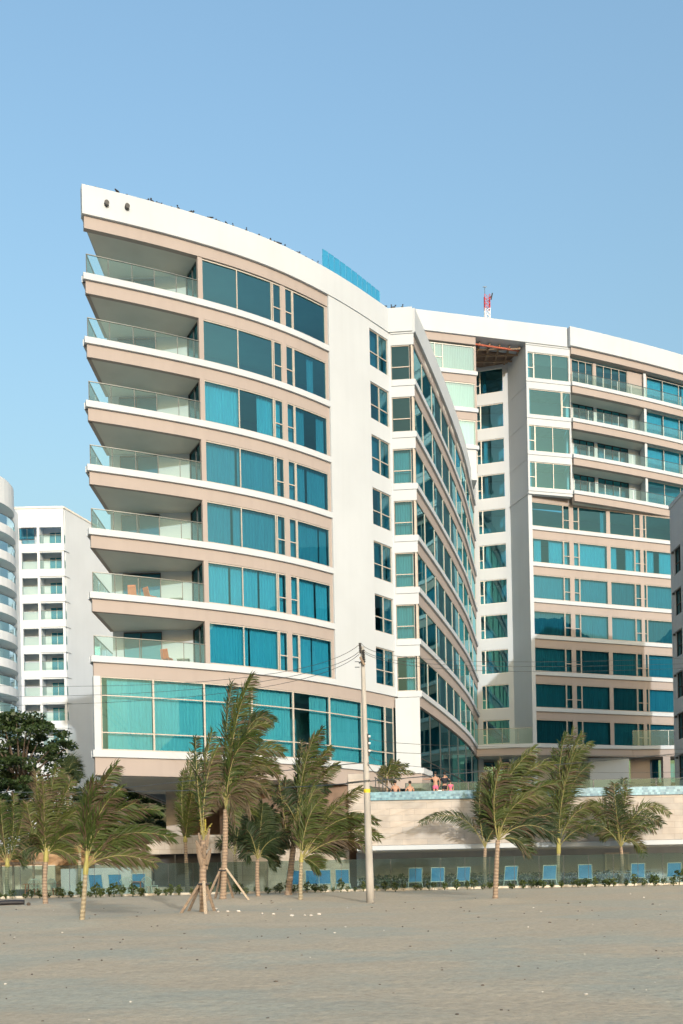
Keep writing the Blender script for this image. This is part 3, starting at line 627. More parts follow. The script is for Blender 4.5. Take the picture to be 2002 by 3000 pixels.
m = MB(); m.face([(1.5, 52.6, zdeck + .08), (22, 52.6, zdeck + .08), (22, 55.6, zdeck + .08), (1.5, 55.6, zdeck + .08)])
wm, t, b, N, L = nt('pool_water'); b.inputs['Base Color'].default_value = (.03, .30, .36, 1); b.inputs['Roughness'].default_value = .05; struct(m.build('pool_water', wm))
# low stone wall with a dark opening below the prow
x0, x1 = P(395, 2500, 54).x, .45; o0, o1 = P(443, 2530, 54).x, P(648, 2530, 54).x; zt = EYE + 2.45
lw = thing('stone_wall', 'pale stone wall with a black window opening under the hotel prow', 'wall', (-8, 54, .9))
m = MB(); m.box(x0, o0, 54, 54.4, .9, zt); m.box(o1, x1, 54, 54.4, .9, zt); m.box(o0, o1, 54, 54.4, EYE + 1.45, zt); m.box(o0, o1, 54, 54.4, .9, EYE - .35)
m.face([(x0, 54.004, .9), (x0, 54.004, zt), (x0 - 2.2, 54.004, EYE + 1.0), (x0 - 2.2, 54.004, .9)]); m.build('cladding', M['lower'] if 'lower' in M else M['stone2'], lw)
m = MB(); m.box(o0, o1, 54.9, 55, EYE - .4, EYE + 1.5); m.build('opening', M['pipe'], lw)
m = MB(); m.box(o0 + .02, o1 - .02, 54.1, 54.16, EYE - .35, EYE - .29)
for i in range(4): x = o0 + (o1 - o0) * (i + .01) / 3; m.box(x - .03 + .04 * (i == 0), x + .04, 54.1, 54.16, EYE - .29, EYE + 1.44)
m.build('opening_frame', M['dark'], lw)
m = MB(); m.box(-9, -1.2, 57, 57.2, EYE + 2.45, EYE + 5.7); m.build('inner_wall', M['brown'], lw) if 0 else None
# left of it: rock face, brown timber framed kiosk, grey garden wall
rk = MB(); rr = random.Random(3); n = 26; mrows = 9
vs = []
for j in range(mrows):
    for i in range(n): vs.append((-20 + 8.6 * i / (n - 1), 56 + .35 * rr.random() - .12 * j, .9 + (2.5 + .25 * math.sin(i * .9)) * j / (mrows - 1) + .1 * rr.random()))
rk.mesh(vs, [(j * n + i, j * n + i + 1, (j + 1) * n + i + 1, (j + 1) * n + i) for j in range(mrows - 1) for i in range(n - 1)])
o = rk.build('rock_face', M['rock']); tag(o, 'rough orange brown rock face behind the glass fence at left', 'rock wall')
gw = MB(); gw.box(-15.2, -11.4, 53.6, 53.9, .9, 2.35); o = gw.build('garden_wall', M['greywall']); tag(o, 'weathered grey garden wall below the orange rock face', 'wall')
ks = thing('timber_kiosk', 'open timber framed kiosk with brown posts behind the palms at far left', 'kiosk', (-17, 53, .9))
m = MB()
for u in (2, 38, 98, 126): x = P(u, 2560, 53).x; m.box(x - .05, x + .05, 53, 53.1, .9, 2.62)
m.build('post', M['wood'], ks); m = MB(); m.box(P(-30, 0, 53).x - .9, P(130, 2560, 53).x, 52.95, 53.6, 2.62, 2.76); m.build('roof', M['wood'], ks)
m = MB(); m.box(-19, P(130, 2560, 53).x, 55, 55.1, .9, 2.6); m.build('back_panel', M['cream'], ks)
m = MB(); m.box(P(33, 2600, 51).x, P(77, 2600, 51).x, 51, 51.5, .95, 1.30); m.build('bench', M['dark'], ks)
# fence
fe = thing('glass_fence', 'long frameless glass fence with thin posts along the edge of the beach', 'fence', (0, 48, .9))
zf0, zf1 = 1.0, EYE + .84
xs = [-18 + 1.2 * i for i in range(31)]
for a, b_ in zip(xs, xs[1:]):
    m = MB(); m.box(a + .012, b_ - .012, 48, 48.012, zf0, zf1); m.build('glass_panel', M['fence'], fe)
m = MB()
for a in xs: m = MB(); m.box(a - .010, a + .010, 48.02, 48.05, zf0, zf1); m.build('fence_post', M['dark'], fe)
m = MB(); m.box(-19, 19, 47.75, 48.15, .6, 1.0); o = m.build('planter_wall', M['cream']); tag(o, 'low cream kerb wall under the glass fence', 'wall')
m = MB(); m.box(-30, 30, 48.15, 57, .85, .95); struct(m.build('terrace_floor', M['cream']))
# louvred door
lv = thing('louvre_door', 'white louvred door in the shaded back wall behind the loungers', 'door', (P(1808, 2520, 57).x, 57.2, .95))
x0, x1 = P(1772, 2520, 57.2).x, P(1843, 2520, 57.2).x
m = MB(); m.box(x0, x0 + .1, 57.1, 57.25, .95, 2.6); m.box(x1 - .1, x1, 57.1, 57.25, .95, 2.6); m.box(x0, x1, 57.1, 57.25, 2.6, 2.7); m.box(x0 + .1, x1 - .1, 57.1, 57.25, .95, 1.0); m.build('frame', M['wframe'], lv)
m = MB()
for i in range(18): z = 1.03 + i * .087; m.quadbox((x0 + .1, 57.13, z), (x1 - .1, 57.13, z), (x1 - .1, 57.19, z + .07), (x0 + .1, 57.19, z + .07), (0, .01, .004))
m.build('louvre_panel', M['wframe'], lv)
# dark hedge behind the loungers
def leafcloud(mb, rnd, c, r, n, s, flat=1.0):
    for _ in range(n):
        while True:
            p = Vector((rnd.uniform(-1, 1), rnd.uniform(-1, 1), rnd.uniform(-1, 1)))
            if .1 < p.length < 1: break
        p = Vector((c[0] + p.x * r[0], c[1] + p.y * r[1], c[2] + p.z * r[2])); a = Vector((rnd.gauss(0, 1), rnd.gauss(0, 1), rnd.gauss(0, .7))).normalized()
        b = a.orthogonal().normalized(); b = (b * math.cos(rnd.random() * 6.3) + a.cross(b) * math.sin(rnd.random() * 6.3)); ss = s * rnd.uniform(.6, 1.3)
        mb.face([p - a * ss, p + b * ss * .5, p + a * ss, p - b * ss * .5])
hd = MB(); rr = random.Random(11)
for i in range(170): leafcloud(hd, rr, (1.2 + 16.5 * i / 169, 56 + rr.uniform(-.2, .2), 1.25 + rr.uniform(-.1, .18)), (.3, .3, .3), 36, .09)
o = hd.build('hedge', M['tree']); tag(o, 'long dark clipped hedge in the shade behind the loungers', 'hedge')
# deck fence and sloping wind break on the terrace
df = thing('terrace_railing', 'glass railing with steel posts behind the bathers on the pool terrace', 'railing', (12, 60, zdeck))
xs = [4 + 1.9 * i for i in range(10)]
for a, b_ in zip(xs, xs[1:]):
    m = MB(); m.box(a + .03, b_ - .03, 60, 60.012, zdeck + .08, zdeck + 1.28); m.build('glass_panel', M['fence'], df)
m = MB()
for a in xs: m.box(a - .03, a + .03, 60.02, 60.07, zdeck, zdeck + 1.32)
m.box(4, xs[-1], 60.0, 60.03, zdeck + 1.29, zdeck + 1.315); m.build('railing_post', M['dark'], df)
sb = thing('stair_balustrade', 'sloping glass stair balustrade at the left end of the pool', 'railing', (2.2, 55, zdeck))
a, b_ = P(1082, 2308, 54.5), P(1128, 2332, 54.5)
m = MB(); m.quadbox((a.x, 54.5, zdeck), (b_.x + .1, 54.5, zdeck), (b_.x + .1, 54.5, zdeck + .15), (a.x, 54.5, zdeck + .75), (0, .012, 0)); m.build('glass_panel', M['fence'], sb)
m = MB()
for u in (1101, 1111, 1122, 1131): p = P(u, 2300, 55.4); m.bar((p.x, 55.4, zdeck - .1), (p.x, 55.4, zdeck + 1.2), .025, 6)
a = P(1098, 2277, 55.4); b_ = P(1165, 2330, 55.4); m.bar((a.x, 55.4, a.z), (b_.x, 55.4, b_.z), .025, 6); m.build('railing_post', M['steel'], sb)

# ================================================================ neighbouring buildings
lb = thing('apartment_block', 'plain white apartment block with square recessed balconies left of the hotel', 'building', (-32, 118, .9))
Df = 113.3; hrow = [38.86 - 2.9 * i for i in range(12)]
fx = lambda u: (u - CU + 17) / FPX * Df
FL = line((-38.5, Df), (-31.0, Df)); ax = lambda u: fx(u) + 38.5
a_l0, a_l1, a_r0, a_r1 = ax(66), ax(111.5), ax(119), ax(177)
m = MB(); ztop = EYE + 42.9
m.strip(FL, 0, a_l0, 0, -.3, 0, ztop); m.strip(FL, a_l1, a_r0, 0, -.3, 0, ztop - .004); m.strip(FL, a_r1 + .25, FL.L, 0, -.3, 0, ztop - .004)
for a0, a1 in ((a_l0, a_l1), (a_r0, a_r1 + .25)):
    zz = ztop
    for h in hrow:
        m.strip(FL, a0, a1, 0, -.3, EYE + h + 1.9, zz); zz = EYE + h
    m.strip(FL, a0, a1, 0, -.3, 0, zz)
m.build('wall', M['white2'], lb)
SD = line((-31.0, Df), (-26.2, 127)); m = MB(); m.strip(SD, .3, SD.L, 0, -.3, 0, ztop - .002); m.build('side_wall', M['white2'], lb)
m = MB(); m.strip(FL, 0, FL.L, .08, -.5, ztop, ztop + .22); m.strip(SD, 0, SD.L, .08, -.5, ztop + .002, ztop + .215); m.build('parapet', M['wframe'], lb)
m = MB(); m.box(-38.5, -31.1, Df + 1.7, Df + 1.9, 0, ztop - 1); m.strip(FL, a_l1, a_r0, -.3, -1.7, 0, ztop - .5); m.strip(FL, a_r1 + .3, a_r1 + .5, -.3, -1.7, 0, ztop - .5)
for h in hrow: m.strip(FL, 0, FL.L - .2, -.3, -1.7, EYE + h - .2, EYE + h - .003)
m.build('recess_wall', M['white2'], lb)
BK = lambda a: (FL(a)[0], Df + 1.68)
for i, h in enumerate(hrow[:9]):
    z = EYE + h; c0 = a_r0 + .55 * (a_r1 - a_r0); w0 = a_r0 + (a_r1 - a_r0) * .30; w1 = a_r0 + (a_r1 - a_r0) * .92
    window(lb, BK, [(w0, (w0 + w1) / 2, ()), ((w0 + w1) / 2, w1, ())], z, z + 1.85, [(0, .5)] if i in (1, 3, 4, 6) else [], frame=M['wframe'], seed=500 + i, o=.05)
    if i == 0: window(lb, FL, [(a_l0 - .2, (a_l0 + a_l1) / 2 - .2, ()), ((a_l0 + a_l1) / 2 - .2, a_l1 - .25, ())], z + .45, z + 1.8, [], frame=M['dark'], o=.06)
    m = MB(); m.sheet(FL, a_r0, a_r1 + .3, -.05, z, z + 1.0); m.sheet(SD, .02, .8, -.02, z, z + 1.0)
    if i: m.sheet(FL, a_l0, a_l1, -.08, z, z + .95)
    f = m.build('balcony_glass', M['rail'], lb)
    m = MB(); m.strip(FL, a_r0, a_r1 + .3, -.03, -.08, z + 1.0, z + 1.05); m.build('handrail', M['steel'], f)
    m = MB(); m.strip(FL, a_r0 - .1, FL.L + .02, .10, -.2, z - .85, z - .004); m.strip(SD, -.08, .9, .10, -.25, z - .85, z - .006); m.build('floor_edge', M['white2'], lb)
# rotunda with curved balconies at the left edge
cb = thing('curved_balcony_building', 'white apartment tower with rounded balconies cut by the left edge', 'building', (-40, 109, .9))
cxx, cyy, RAD = -40.6, 109.0, 4.9
arcp = lambda a: (cxx + (RAD) * math.cos(a), cyy - RAD * math.sin(a))   # angle measured from +X toward the viewer
def disc(mb, r0, z0, z1, n=40, r1=None):
    r1 = r0 if r1 is None else r1
    vs = [(cxx + r * math.cos(6.2832 * i / n), cyy - r * math.sin(6.2832 * i / n), z) for r, z in ((r0, z0), (r1, z1)) for i in range(n)]
    mb.mesh(vs, [(i, (i + 1) % n, n + (i + 1) % n, n + i) for i in range(n)] + [tuple(range(n)), tuple(range(n, 2 * n))])
m = MB(); disc(m, 3.6, 0, EYE + 43); m.build('wall', M['white2'], cb, smooth=False)
m = MB(); disc(m, 5.1, EYE + 41.2, EYE + 43.9); disc(m, 4.85, EYE + 43.9, EYE + 44.2); m.build('roof', M['white2'], cb)
for i in range(9):
    z = EYE + 39.0 - 2.92 * i
    m = MB(); disc(m, 5.2, z - .95, z); m.build('balcony_slab', M['white2'], cb)
    m = MB(); n = 28; rr_ = 5.12; pts = [(cxx + rr_ * math.cos(-.5 + 4.2 * j / n), cyy - rr_ * math.sin(-.5 + 4.2 * j / n)) for j in range(n + 1)]
    m.mesh([(x, y, zz) for x, y in pts for zz in (z, z + 1.0)], [(2 * j, 2 * j + 2, 2 * j + 3, 2 * j + 1) for j in range(n)]); f = m.build('balcony_glass', M['rail'], cb)
    m = MB(); m.tube([(x, y, z + 1.02) for x, y in pts], .035, 5); m.build('handrail', M['steel'], f)
    m = MB(); n = 14; pts = [(cxx + 3.65 * math.cos(.25 + 2.2 * j / n), cyy - 3.65 * math.sin(.25 + 2.2 * j / n)) for j in range(n + 1)]
    m.mesh([(x, y, zz) for x, y in pts for zz in (z + .02, z + 1.9)], [(2 * j, 2 * j + 2, 2 * j + 3, 2 * j + 1) for j in range(n)]); m.build('window', M['pane'], cb)
m = MB(); m.box(fx(46), fx(58), 111.2, 114, 0, EYE + 42.3); m.build('side_pier', M['white2'], cb)
# far blue glass tower
bt = thing('glass_tower', 'distant blue glass tower seen between the white block and the hotel prow', 'building', (-50, 205, 0))
m = MB(); m.box(-56, -47.2, 205, 215, 0, EYE + 62); m.build('wall', M['blueglass'], bt); m = MB()
for i in range(20): m.box(-56, -47.2, 204.9, 205, 3.2 * i, 3.2 * i + .5)
m.box(-53, -47.6, 206, 210, EYE + 62, EYE + 64); m.build('floor_edge', M['greywall'], bt)
# grey building at the right edge
gb = thing('grey_building', 'shaded grey apartment building cut by the right edge of the picture', 'building', (30, 62, .9))
m = MB(); GX = 24.75; rows = []
gy0, gy1 = 48.0, 73.0; ztop = EYE + 26.6; wrows = [EYE + 23.4 - 3.0 * i for i in range(8)]
wy = [70.9 - 3.6 * i for i in range(6)]                      # openings 1.5 m wide
def gw_(y0, y1, z0, z1): m.box(GX, GX + .4, y0, y1, z0, z1)
ys = sorted([(y, y + 1.5) for y in wy]); prev = gy0
for y0, y1 in ys: gw_(prev, y0, 0, ztop); prev = y1
gw_(prev, gy1, 0, ztop)
for y0, y1 in ys:
    zz = ztop
    for z in wrows: gw_(y0, y1, z + .0, zz) if z < zz else None; zz = z - 1.9
    gw_(y0, y1, 0, zz)
m.box(GX + .4, 38, gy1 - .4, gy1, 0, ztop); m.box(GX + .4, 38, gy0, gy0 + .4, 0, ztop); m.box(37.6, 38, gy0 + .4, gy1 - .4, 0, ztop)
m.build('wall', M['greywall'], gb)
m = MB(); m.box(GX + .01, 37.9, gy0 + .01, gy1 - .01, ztop - .5, ztop - .1); m.build('roof', M['greywall'], gb)
m = MB(); m.box(GX - .05, GX + .5, gy0, gy1 + .05, ztop, ztop + .3); m.build('parapet', M['greywall'], gb)
m = MB(); m.box(26.3, 37.5, 52, 72.2, ztop, ztop + 2.6); m.build('shadow_block', M['greywall'], gb)  # out-of-view roof block, added to raise the shadow cast on the tall wing
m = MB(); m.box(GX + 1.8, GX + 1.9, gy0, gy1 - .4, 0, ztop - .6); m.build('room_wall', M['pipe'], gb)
for i, z in enumerate(wrows):
    for y in wy[:3]:
        wp = line((GX + .2, y + 1.5), (GX + .2, y)); window(gb, lambda a, y=y: (GX + .2, y + 1.5 - a), [(0, .75, (.45,)), (.75, 1.5, (.45,))], z - 1.9, z, [], frame=M['dark'], o=.0)
for z in wrows: m = MB(); m.box(GX - .12, GX + .02, 72.3, 72.5, z - .25, z - .1); m.build('drain_spout', M['dark'], gb)

# ================================================================ utility pole and lines
pb, pt = ground_hit(1086, 2643), None
Dp = 37.2; b0 = P(1086, 2645, Dp); t0 = P(1062, 1895, Dp); b0.z = sand_z(Dp) - .1
pole = thing('utility_pole', 'leaning pale concrete utility pole in front of the hotel', 'pole', (b0.x, Dp, sand_z(Dp)))
m = MB(); m.tube([b0.lerp(t0, i / 8) for i in range(9)], [.155 - .082 * i / 8 for i in range(9)], 14); m.build('shaft', M['concrete'], pole, smooth=True)
q = lambda u, v, d=0: P(u, v, Dp + d)
m = MB(); a = q(1085, 2323); bdir = (t0 - b0).normalized(); f_ = (a - b0).dot(bdir); cpt = b0 + bdir * f_; m.bar(cpt, cpt + bdir * .14, .127, 14); m.build('yellow_band', M['yellow'], pole)
def insul(u0, v0, u1, v1, d):
    m = MB(); a, b_ = q(u0, v0, d), q(u1, v1, d); m.bar(a, b_, .022, 6)
    for i in range(6): c = a.lerp(b_, (i + .5) / 6); m.bar(c - (b_ - a).normalized() * .022, c + (b_ - a).normalized() * .022, .06, 10, .04)
    return m.build('insulator', M['dark'], pole)
insul(1055, 1884, 1057, 1914, -.12); insul(1065, 1904, 1068, 1942, -.15)
m = MB(); m.quadbox(q(1053, 1926, -.2), q(1058, 1922, -.2), q(1071, 1947, -.2), q(1066, 1950, -.2), (0, .07, 0)); m.build('crossarm', M['wood'], pole)
for a, b_, r in ((q(1052, 1943, -.12), q(1062, 1938, -.12), .035), (q(1040, 1955), q(1054, 1955), .015), (q(1040, 1939), q(1052, 1939), .012)): m = MB(); m.bar(a, b_, r, 6); m.build('step_bolt', M['steel'], pole)
m = MB(); m.bar(q(1079, 2150, -.1), q(1082, 2215, -.1), .03, 6)
m.build('bracket', M['steel'], pole)
for v in (2158, 2178, 2200): m = MB(); m.bar(q(1080, v, -.12), q(1086, v, -.12), .04, 8); m.build('spool', M['plastic'], pole)
def wire(pts, label, r=.010):
    a, b_, c = [P(*p) for p in pts]; b_ = b_ * 2 - (a + c) * .5; m = MB(); n = 24
    m.tube([a * (1 - t) ** 2 + b_ * 2 * t * (1 - t) + c * t ** 2 for t in [i / n for i in range(n + 1)]], r, 5)
    o = m.build('power_line', M['steel']); return tag(o, label, 'cable', 'cables strung from the utility pole')
wire([(1055, 1887, 37), (620, 1995, 46), (-60, 2008, 60)], 'topmost thin cable running left from the pole top across the beige band')
wire([(1055, 1908, 37), (620, 2015, 46), (-60, 2042, 60)], 'second thin cable running left from the pole top')
wire([(1055, 1915, 37), (620, 2035, 46), (-60, 2068, 60)], 'third thin cable running left from the pole top, lowest of the three')
wire([(1060, 1886, 37), (1400, 1938, 46), (2080, 1926, 58)], 'topmost thin cable running right from the pole top to the grey building')
wire([(1067, 1906, 37), (1420, 1952, 46), (2080, 1942, 58)], 'second thin cable running right from the pole top')
wire([(1067, 1912, 37), (1440, 1966, 46), (2080, 1955, 58)], 'third thin cable running right from the pole top, lowest of the three')
for i, (v0, v1, v2, nm) in enumerate(((2165, 2188, 2196, 'upper'), (2196, 2212, 2213, 'middle'), (2216, 2258, 2262, 'lower'))):
    wire([(1085, v0, 37), (1420, v1, 46), (2080, v2, 58)], nm + ' thin cable of the three running right from the pole bracket past the pool')
wire([(1083, 2288, 37), (620, 2315, 46), (-60, 2322, 58)], 'thick dark cable running left under the beige base of the hotel', .02)
wire([(1085, 2286, 37), (1250, 2275, 42), (2080, 2200, 58)], 'thick dark cable running right above the bathers', .022)
wire([(1080, 2235, 37), (740, 2268, 46), (-60, 2356, 58)], 'dark cable crossing the soffit of the hotel to the left', .018)
wire([(1079, 2240, 37), (1110, 2272, 39), (1160, 2290, 41)], 'short slack cable hanging right of the pole by the small palm', .016)

# ================================================================ loungers, chairs, little plants
def make_lounger():
    t = thing('sun_lounger', '', 'sun lounger', (0, 0, .95), 'blue sun loungers behind the glass fence')
    m = MB(); w = .33
    for s in (-1, 1):
        m.bar((s * w, 0, .32), (s * w, 1.25, .30), .022, 6); m.bar((s * w, .05, .30), (s * w, -.22, 1.02), .02, 6)
    m.bar((-w, 0, .32), (w, 0, .32), .02, 6); m.bar((-w, 1.25, .3), (w, 1.25, .3), .02, 6); m.bar((-w, -.22, 1.02), (w, -.22, 1.02), .018, 6); m.build('frame', M['plastic'], t, local=True)
    for sx_, sy_ in ((-1, .02), (1, .02), (-1, 1.15), (1, 1.15)): m = MB(); m.bar((sx_ * w, sy_, .31), (sx_ * (w + .05), sy_ - .05, 0), .022, 6); m.build('leg', M['plastic'], t, local=True)
    m = MB(); m.quadbox((-w, .02, .34), (w, .02, .34), (w, -.20, 1.03), (-w, -.20, 1.03), (0, .02, .008)); m.build('backrest', M['sling'], t, local=True)
    m = MB(); m.box(-w + .02, w - .02, .03, 1.23, .30, .325); m.build('seat', M['sling'], t, local=True)
    return t
L0 = make_lounger()
LS = [(282, 'leftmost blue lounger, behind the slim palm left of the stone wall', 0), (338, 'blue lounger second from left beside the white lattice chair', 0), (405, 'blue lounger behind the orange table under the dark opening', .15),
      (862, 'blue lounger half hidden between two bent palm trunks', 0), (916, 'left one of two touching blue loungers left of the utility pole', 0), (950, 'right one of two touching blue loungers left of the utility pole', 0), (1004, 'single blue lounger close to the left of the utility pole', -.05),
      (1218, 'first blue lounger to the right of the utility pole', .02), (1284, 'second blue lounger to the right of the utility pole', 0), (1358, 'third blue lounger right of the utility pole, before the slim palm', .12),
      (1498, 'blue lounger just right of the thick ringed palm trunk', .12), (1613, 'blue lounger partly hidden by the pale trunk of a slim palm', 0), (1716, 'blue lounger turned sideways before the louvred door', -.25), (1872, 'blue lounger right of the low spreading palm', -.22), (1980, 'rightmost blue lounger at the edge of the picture', -.2)]
for i, (u, lab, rz) in enumerate(LS):
    p = P(u, 2590, 49.6)
    if i == 0: L0.location = (p.x, 49.6, .95); L0['label'] = lab; L0.rotation_euler.z = rz
    else: dup(L0, (p.x, 49.6 + .1 * (i % 3), .95), rz, lab)
def make_chair():
    t = thing('plastic_chair', '', 'chair', (0, 0, .95), 'white lattice chairs behind the fence'); m = MB()
    n = 9
    for i in range(n):
        a = -1.1 + 2.2 * i / (n - 1); m.bar((.16 * math.sin(a), .25, .42), (.36 * math.sin(a), .38, .50 + .36 * math.cos(a)), .016, 5)
    pts = [(.36 * math.sin(-1.1 + 2.2 * i / 12), .38, .50 + .36 * math.cos(-1.1 + 2.2 * i / 12)) for i in range(13)]; m.tube(pts, .022, 6); m.build('backrest', M['plastic'], t, local=True)
    m = MB(); m.box(-.24, .24, -.2, .27, .40, .43); m.build('seat', M['plastic'], t, local=True)
    for sx_ in (-1, 1):
        for y in (-.18, .24): m = MB(); m.bar((sx_ * .2, y, .40), (sx_ * .25, y * 1.1, 0), .022, 6); m.build('leg', M['plastic'], t, local=True)
    return t
C0 = make_chair()
for i, (u, rz, lab) in enumerate(((109, math.pi, 'white lattice chair left of the thick ringed palm at left'), (170, math.pi - .6, 'white lattice chair turned sideways right of the ringed palm at left'), (366, math.pi + .4, 'white lattice chair between the blue loungers and the orange table'), (444, math.pi - .5, 'white lattice chair right of the orange table'))):
    p = P(u, 2590, 49.4)
    if i == 0: C0.location = (p.x, 49.4, .95); C0.rotation_euler.z = rz; C0['label'] = lab
    else: dup(C0, (p.x, 49.4, .95), rz, lab)
def table(u, lab, D=49.8):
    p = P(u, 2590, D); t = thing('plastic_table', lab, 'table', (p.x, D, .95)); m = MB(); m.bar((0, 0, .60), (0, 0, .64), .42, 20); m.build('table_top', M['orange'], t, local=True)
    for i in range(4): a = .78 + 1.57 * i; m = MB(); m.bar((.3 * math.cos(a), .3 * math.sin(a), .6), (.36 * math.cos(a), .36 * math.sin(a), 0), .03, 6); m.build('leg', M['orange'], t, local=True)
    m = MB(); m.bar((0, 0, .25), (0, 0, .28), .3, 16); m.build('shelf', M['orange'], t, local=True); return t
table(402, 'round orange plastic table between two white lattice chairs'); table(92, 'orange plastic table beside the dark bench at far left'); table(146, 'orange plastic table hidden behind the thick ringed palm at left', 50.3)
def balcony_chair(u, k, rz, lab, first=[None]):
    x = uX(u, 12.5 + 3.4 * k); y = FY(x) + 1.6
    if first[0] is None:
        t = thing('balcony_chair', lab, 'chair', (x, y, ZK(k)), 'orange chairs on the lower balconies', rz); m = MB(); m.box(-.24, .24, -.24, .24, .40, .46); m.build('seat', M['orange'], t, local=True)
        m = MB(); m.quadbox((-.24, .22, .46), (.24, .22, .46), (.22, .34, .92), (-.22, .34, .92), (0, .04, 0)); m.build('backrest', M['orange'], t, local=True)
        for sx_ in (-.21, .21):
            for sy_ in (-.21, .21): m = MB(); m.bar((sx_, sy_, .4), (sx_ * 1.08, sy_ * 1.08, 0), .022, 6); m.build('leg', M['orange'], t, local=True)
        first[0] = t
    else: dup(first[0], (x, y, ZK(k)), rz, lab)
balcony_chair(372, 1, math.pi, 'orange chair at the left of two on the second lowest hotel balcony'); balcony_chair(425, 1, 2.4, 'orange chair at the right of two on the second lowest hotel balcony'); balcony_chair(475, 0, 2.8, 'orange chair alone on the lowest hotel balcony')
def balcony_table(u, k, lab):
    x = uX(u, 12.5 + 3.4 * k); y = FY(x) + 1.5; t = thing('balcony_table', lab, 'table', (x, y, ZK(k)), 'low tables on the lower balconies'); m = MB(); m.box(-.35, .35, -.25, .25, .42, .47); m.build('table_top', M['frame'], t, local=True)
    for sx_ in (-.31, .31):
        for sy_ in (-.21, .21): m = MB(); m.bar((sx_, sy_, .42), (sx_, sy_, 0), .02, 6); m.build('leg', M['dark'], t, local=True)
balcony_table(505, 1, 'low table right of the two orange chairs on a hotel balcony'); balcony_table(525, 0, 'low table on the lowest hotel balcony'); balcony_table(528, 2, 'low table on the third lowest hotel balcony')
# little shrubs in the sand strip
sh = []
rr = random.Random(21)
for kd in range(4):
    m = MB(); hgt = .30 + .05 * kd
    for s in range(3 + kd % 2): a = rr.random() * 6.3; m.bar((0, 0, -.03), (.09 * math.cos(a), .09 * math.sin(a), hgt * .8), .008, 4)
    leafcloud(m, rr, (0, 0, hgt * .62), (.15, .15, hgt * .42), 70, .055); sh.append(m)
us = []; u = -6
while u < 2008: us.append(u + rr.uniform(-5, 5)); u += rr.choice((16, 19, 22, 26, 34))
protos = []
for i, u in enumerate(us):
    D = 47.0 + rr.uniform(-.5, .4); p = P(u, 2610, D); k = rr.randrange(4); s = rr.uniform(.75, 1.45) * (1.25 if u > 1860 or 100 < u < 420 else 1)
    if len(protos) <= k or protos[k] is None:
        while len(protos) <= k: protos.append(None)
        protos[k] = sh[k].build('shrub', M['shrub']); o = protos[k]
    else: o = protos[k].copy(); COL.objects.link(o)
    o.location = (p.x, D, sand_z(D) - .02); o.scale = (s, s, s * rr.uniform(.85, 1.15)); o.rotation_euler.z = rr.random() * 6.3
    tag(o, 'small leafy shrub planted in the sand along the low cream kerb', 'shrub', 'small shrubs planted along the kerb')

# ================================================================ broadleaf trees and palms
def tree(label, cx_, cy_, base, zlo, zhi, rx, seed, n=90, leaf=.17, per=120, mat_='tree'):
    rnd = random.Random(seed); t = thing('broadleaf_tree', label, 'tree', (cx_, cy_, base)); tr = MB(); cr = MB()
    top = Vector((cx_, cy_, zlo + .25 * (zhi - zlo))); tr.tube([(cx_, cy_, base), (cx_ + .2, cy_, (base + top.z) / 2), top], [.38, .3, .24], 10)
    for i in range(n):
        a = rnd.random() * 6.283; f = rnd.random() ** .5; zz = rnd.random(); prof = (1 - (2 * zz - .85) ** 2 * .75) ** .5
        c = Vector((cx_ + math.cos(a) * f * rx * prof, cy_ + math.sin(a) * f * rx * .8 * prof, zlo + (zhi - zlo) * zz)); r = rnd.uniform(.35, .95)
        if i % 3 == 0: mid = top.lerp(c, .5) + Vector((0, 0, .3)); tr.tube([top - Vector((0, 0, .2)), mid, c], [.13, .07, .025], 5)
        leafcloud(cr, rnd, c, (r * 1.25, r, r * .6), per, leaf)
    tr.build('trunk', M['bark'], t); cr.build('crown', M[mat_], t); return t
c = P(70, 2210, 76); tree('big dark broadleaf tree in front of the white apartment blocks at left', c.x - .3, 76, .9, EYE + 5.6, EYE + 13.0, 4.6, 5, n=120)
c = P(20, 2330, 72); tree('lower dark leafy tree below the big tree at far left', c.x - 1, 72, .9, EYE + 2.5, EYE + 7.5, 4.6, 6, n=70)
c = P(400, 2380, 97); tree('dark tree seen in the gap under the hotel prow', c.x, 97, .9, EYE + 3.8, EYE + 9.5, 4.2, 8, n=70, leaf=.2)
c = P(265, 2370, 84); tree('bushy tree standing left of the hotel prow behind the garden', c.x, 84, .9, EYE + 2.6, EYE + 7.2, 3.0, 9, n=50)

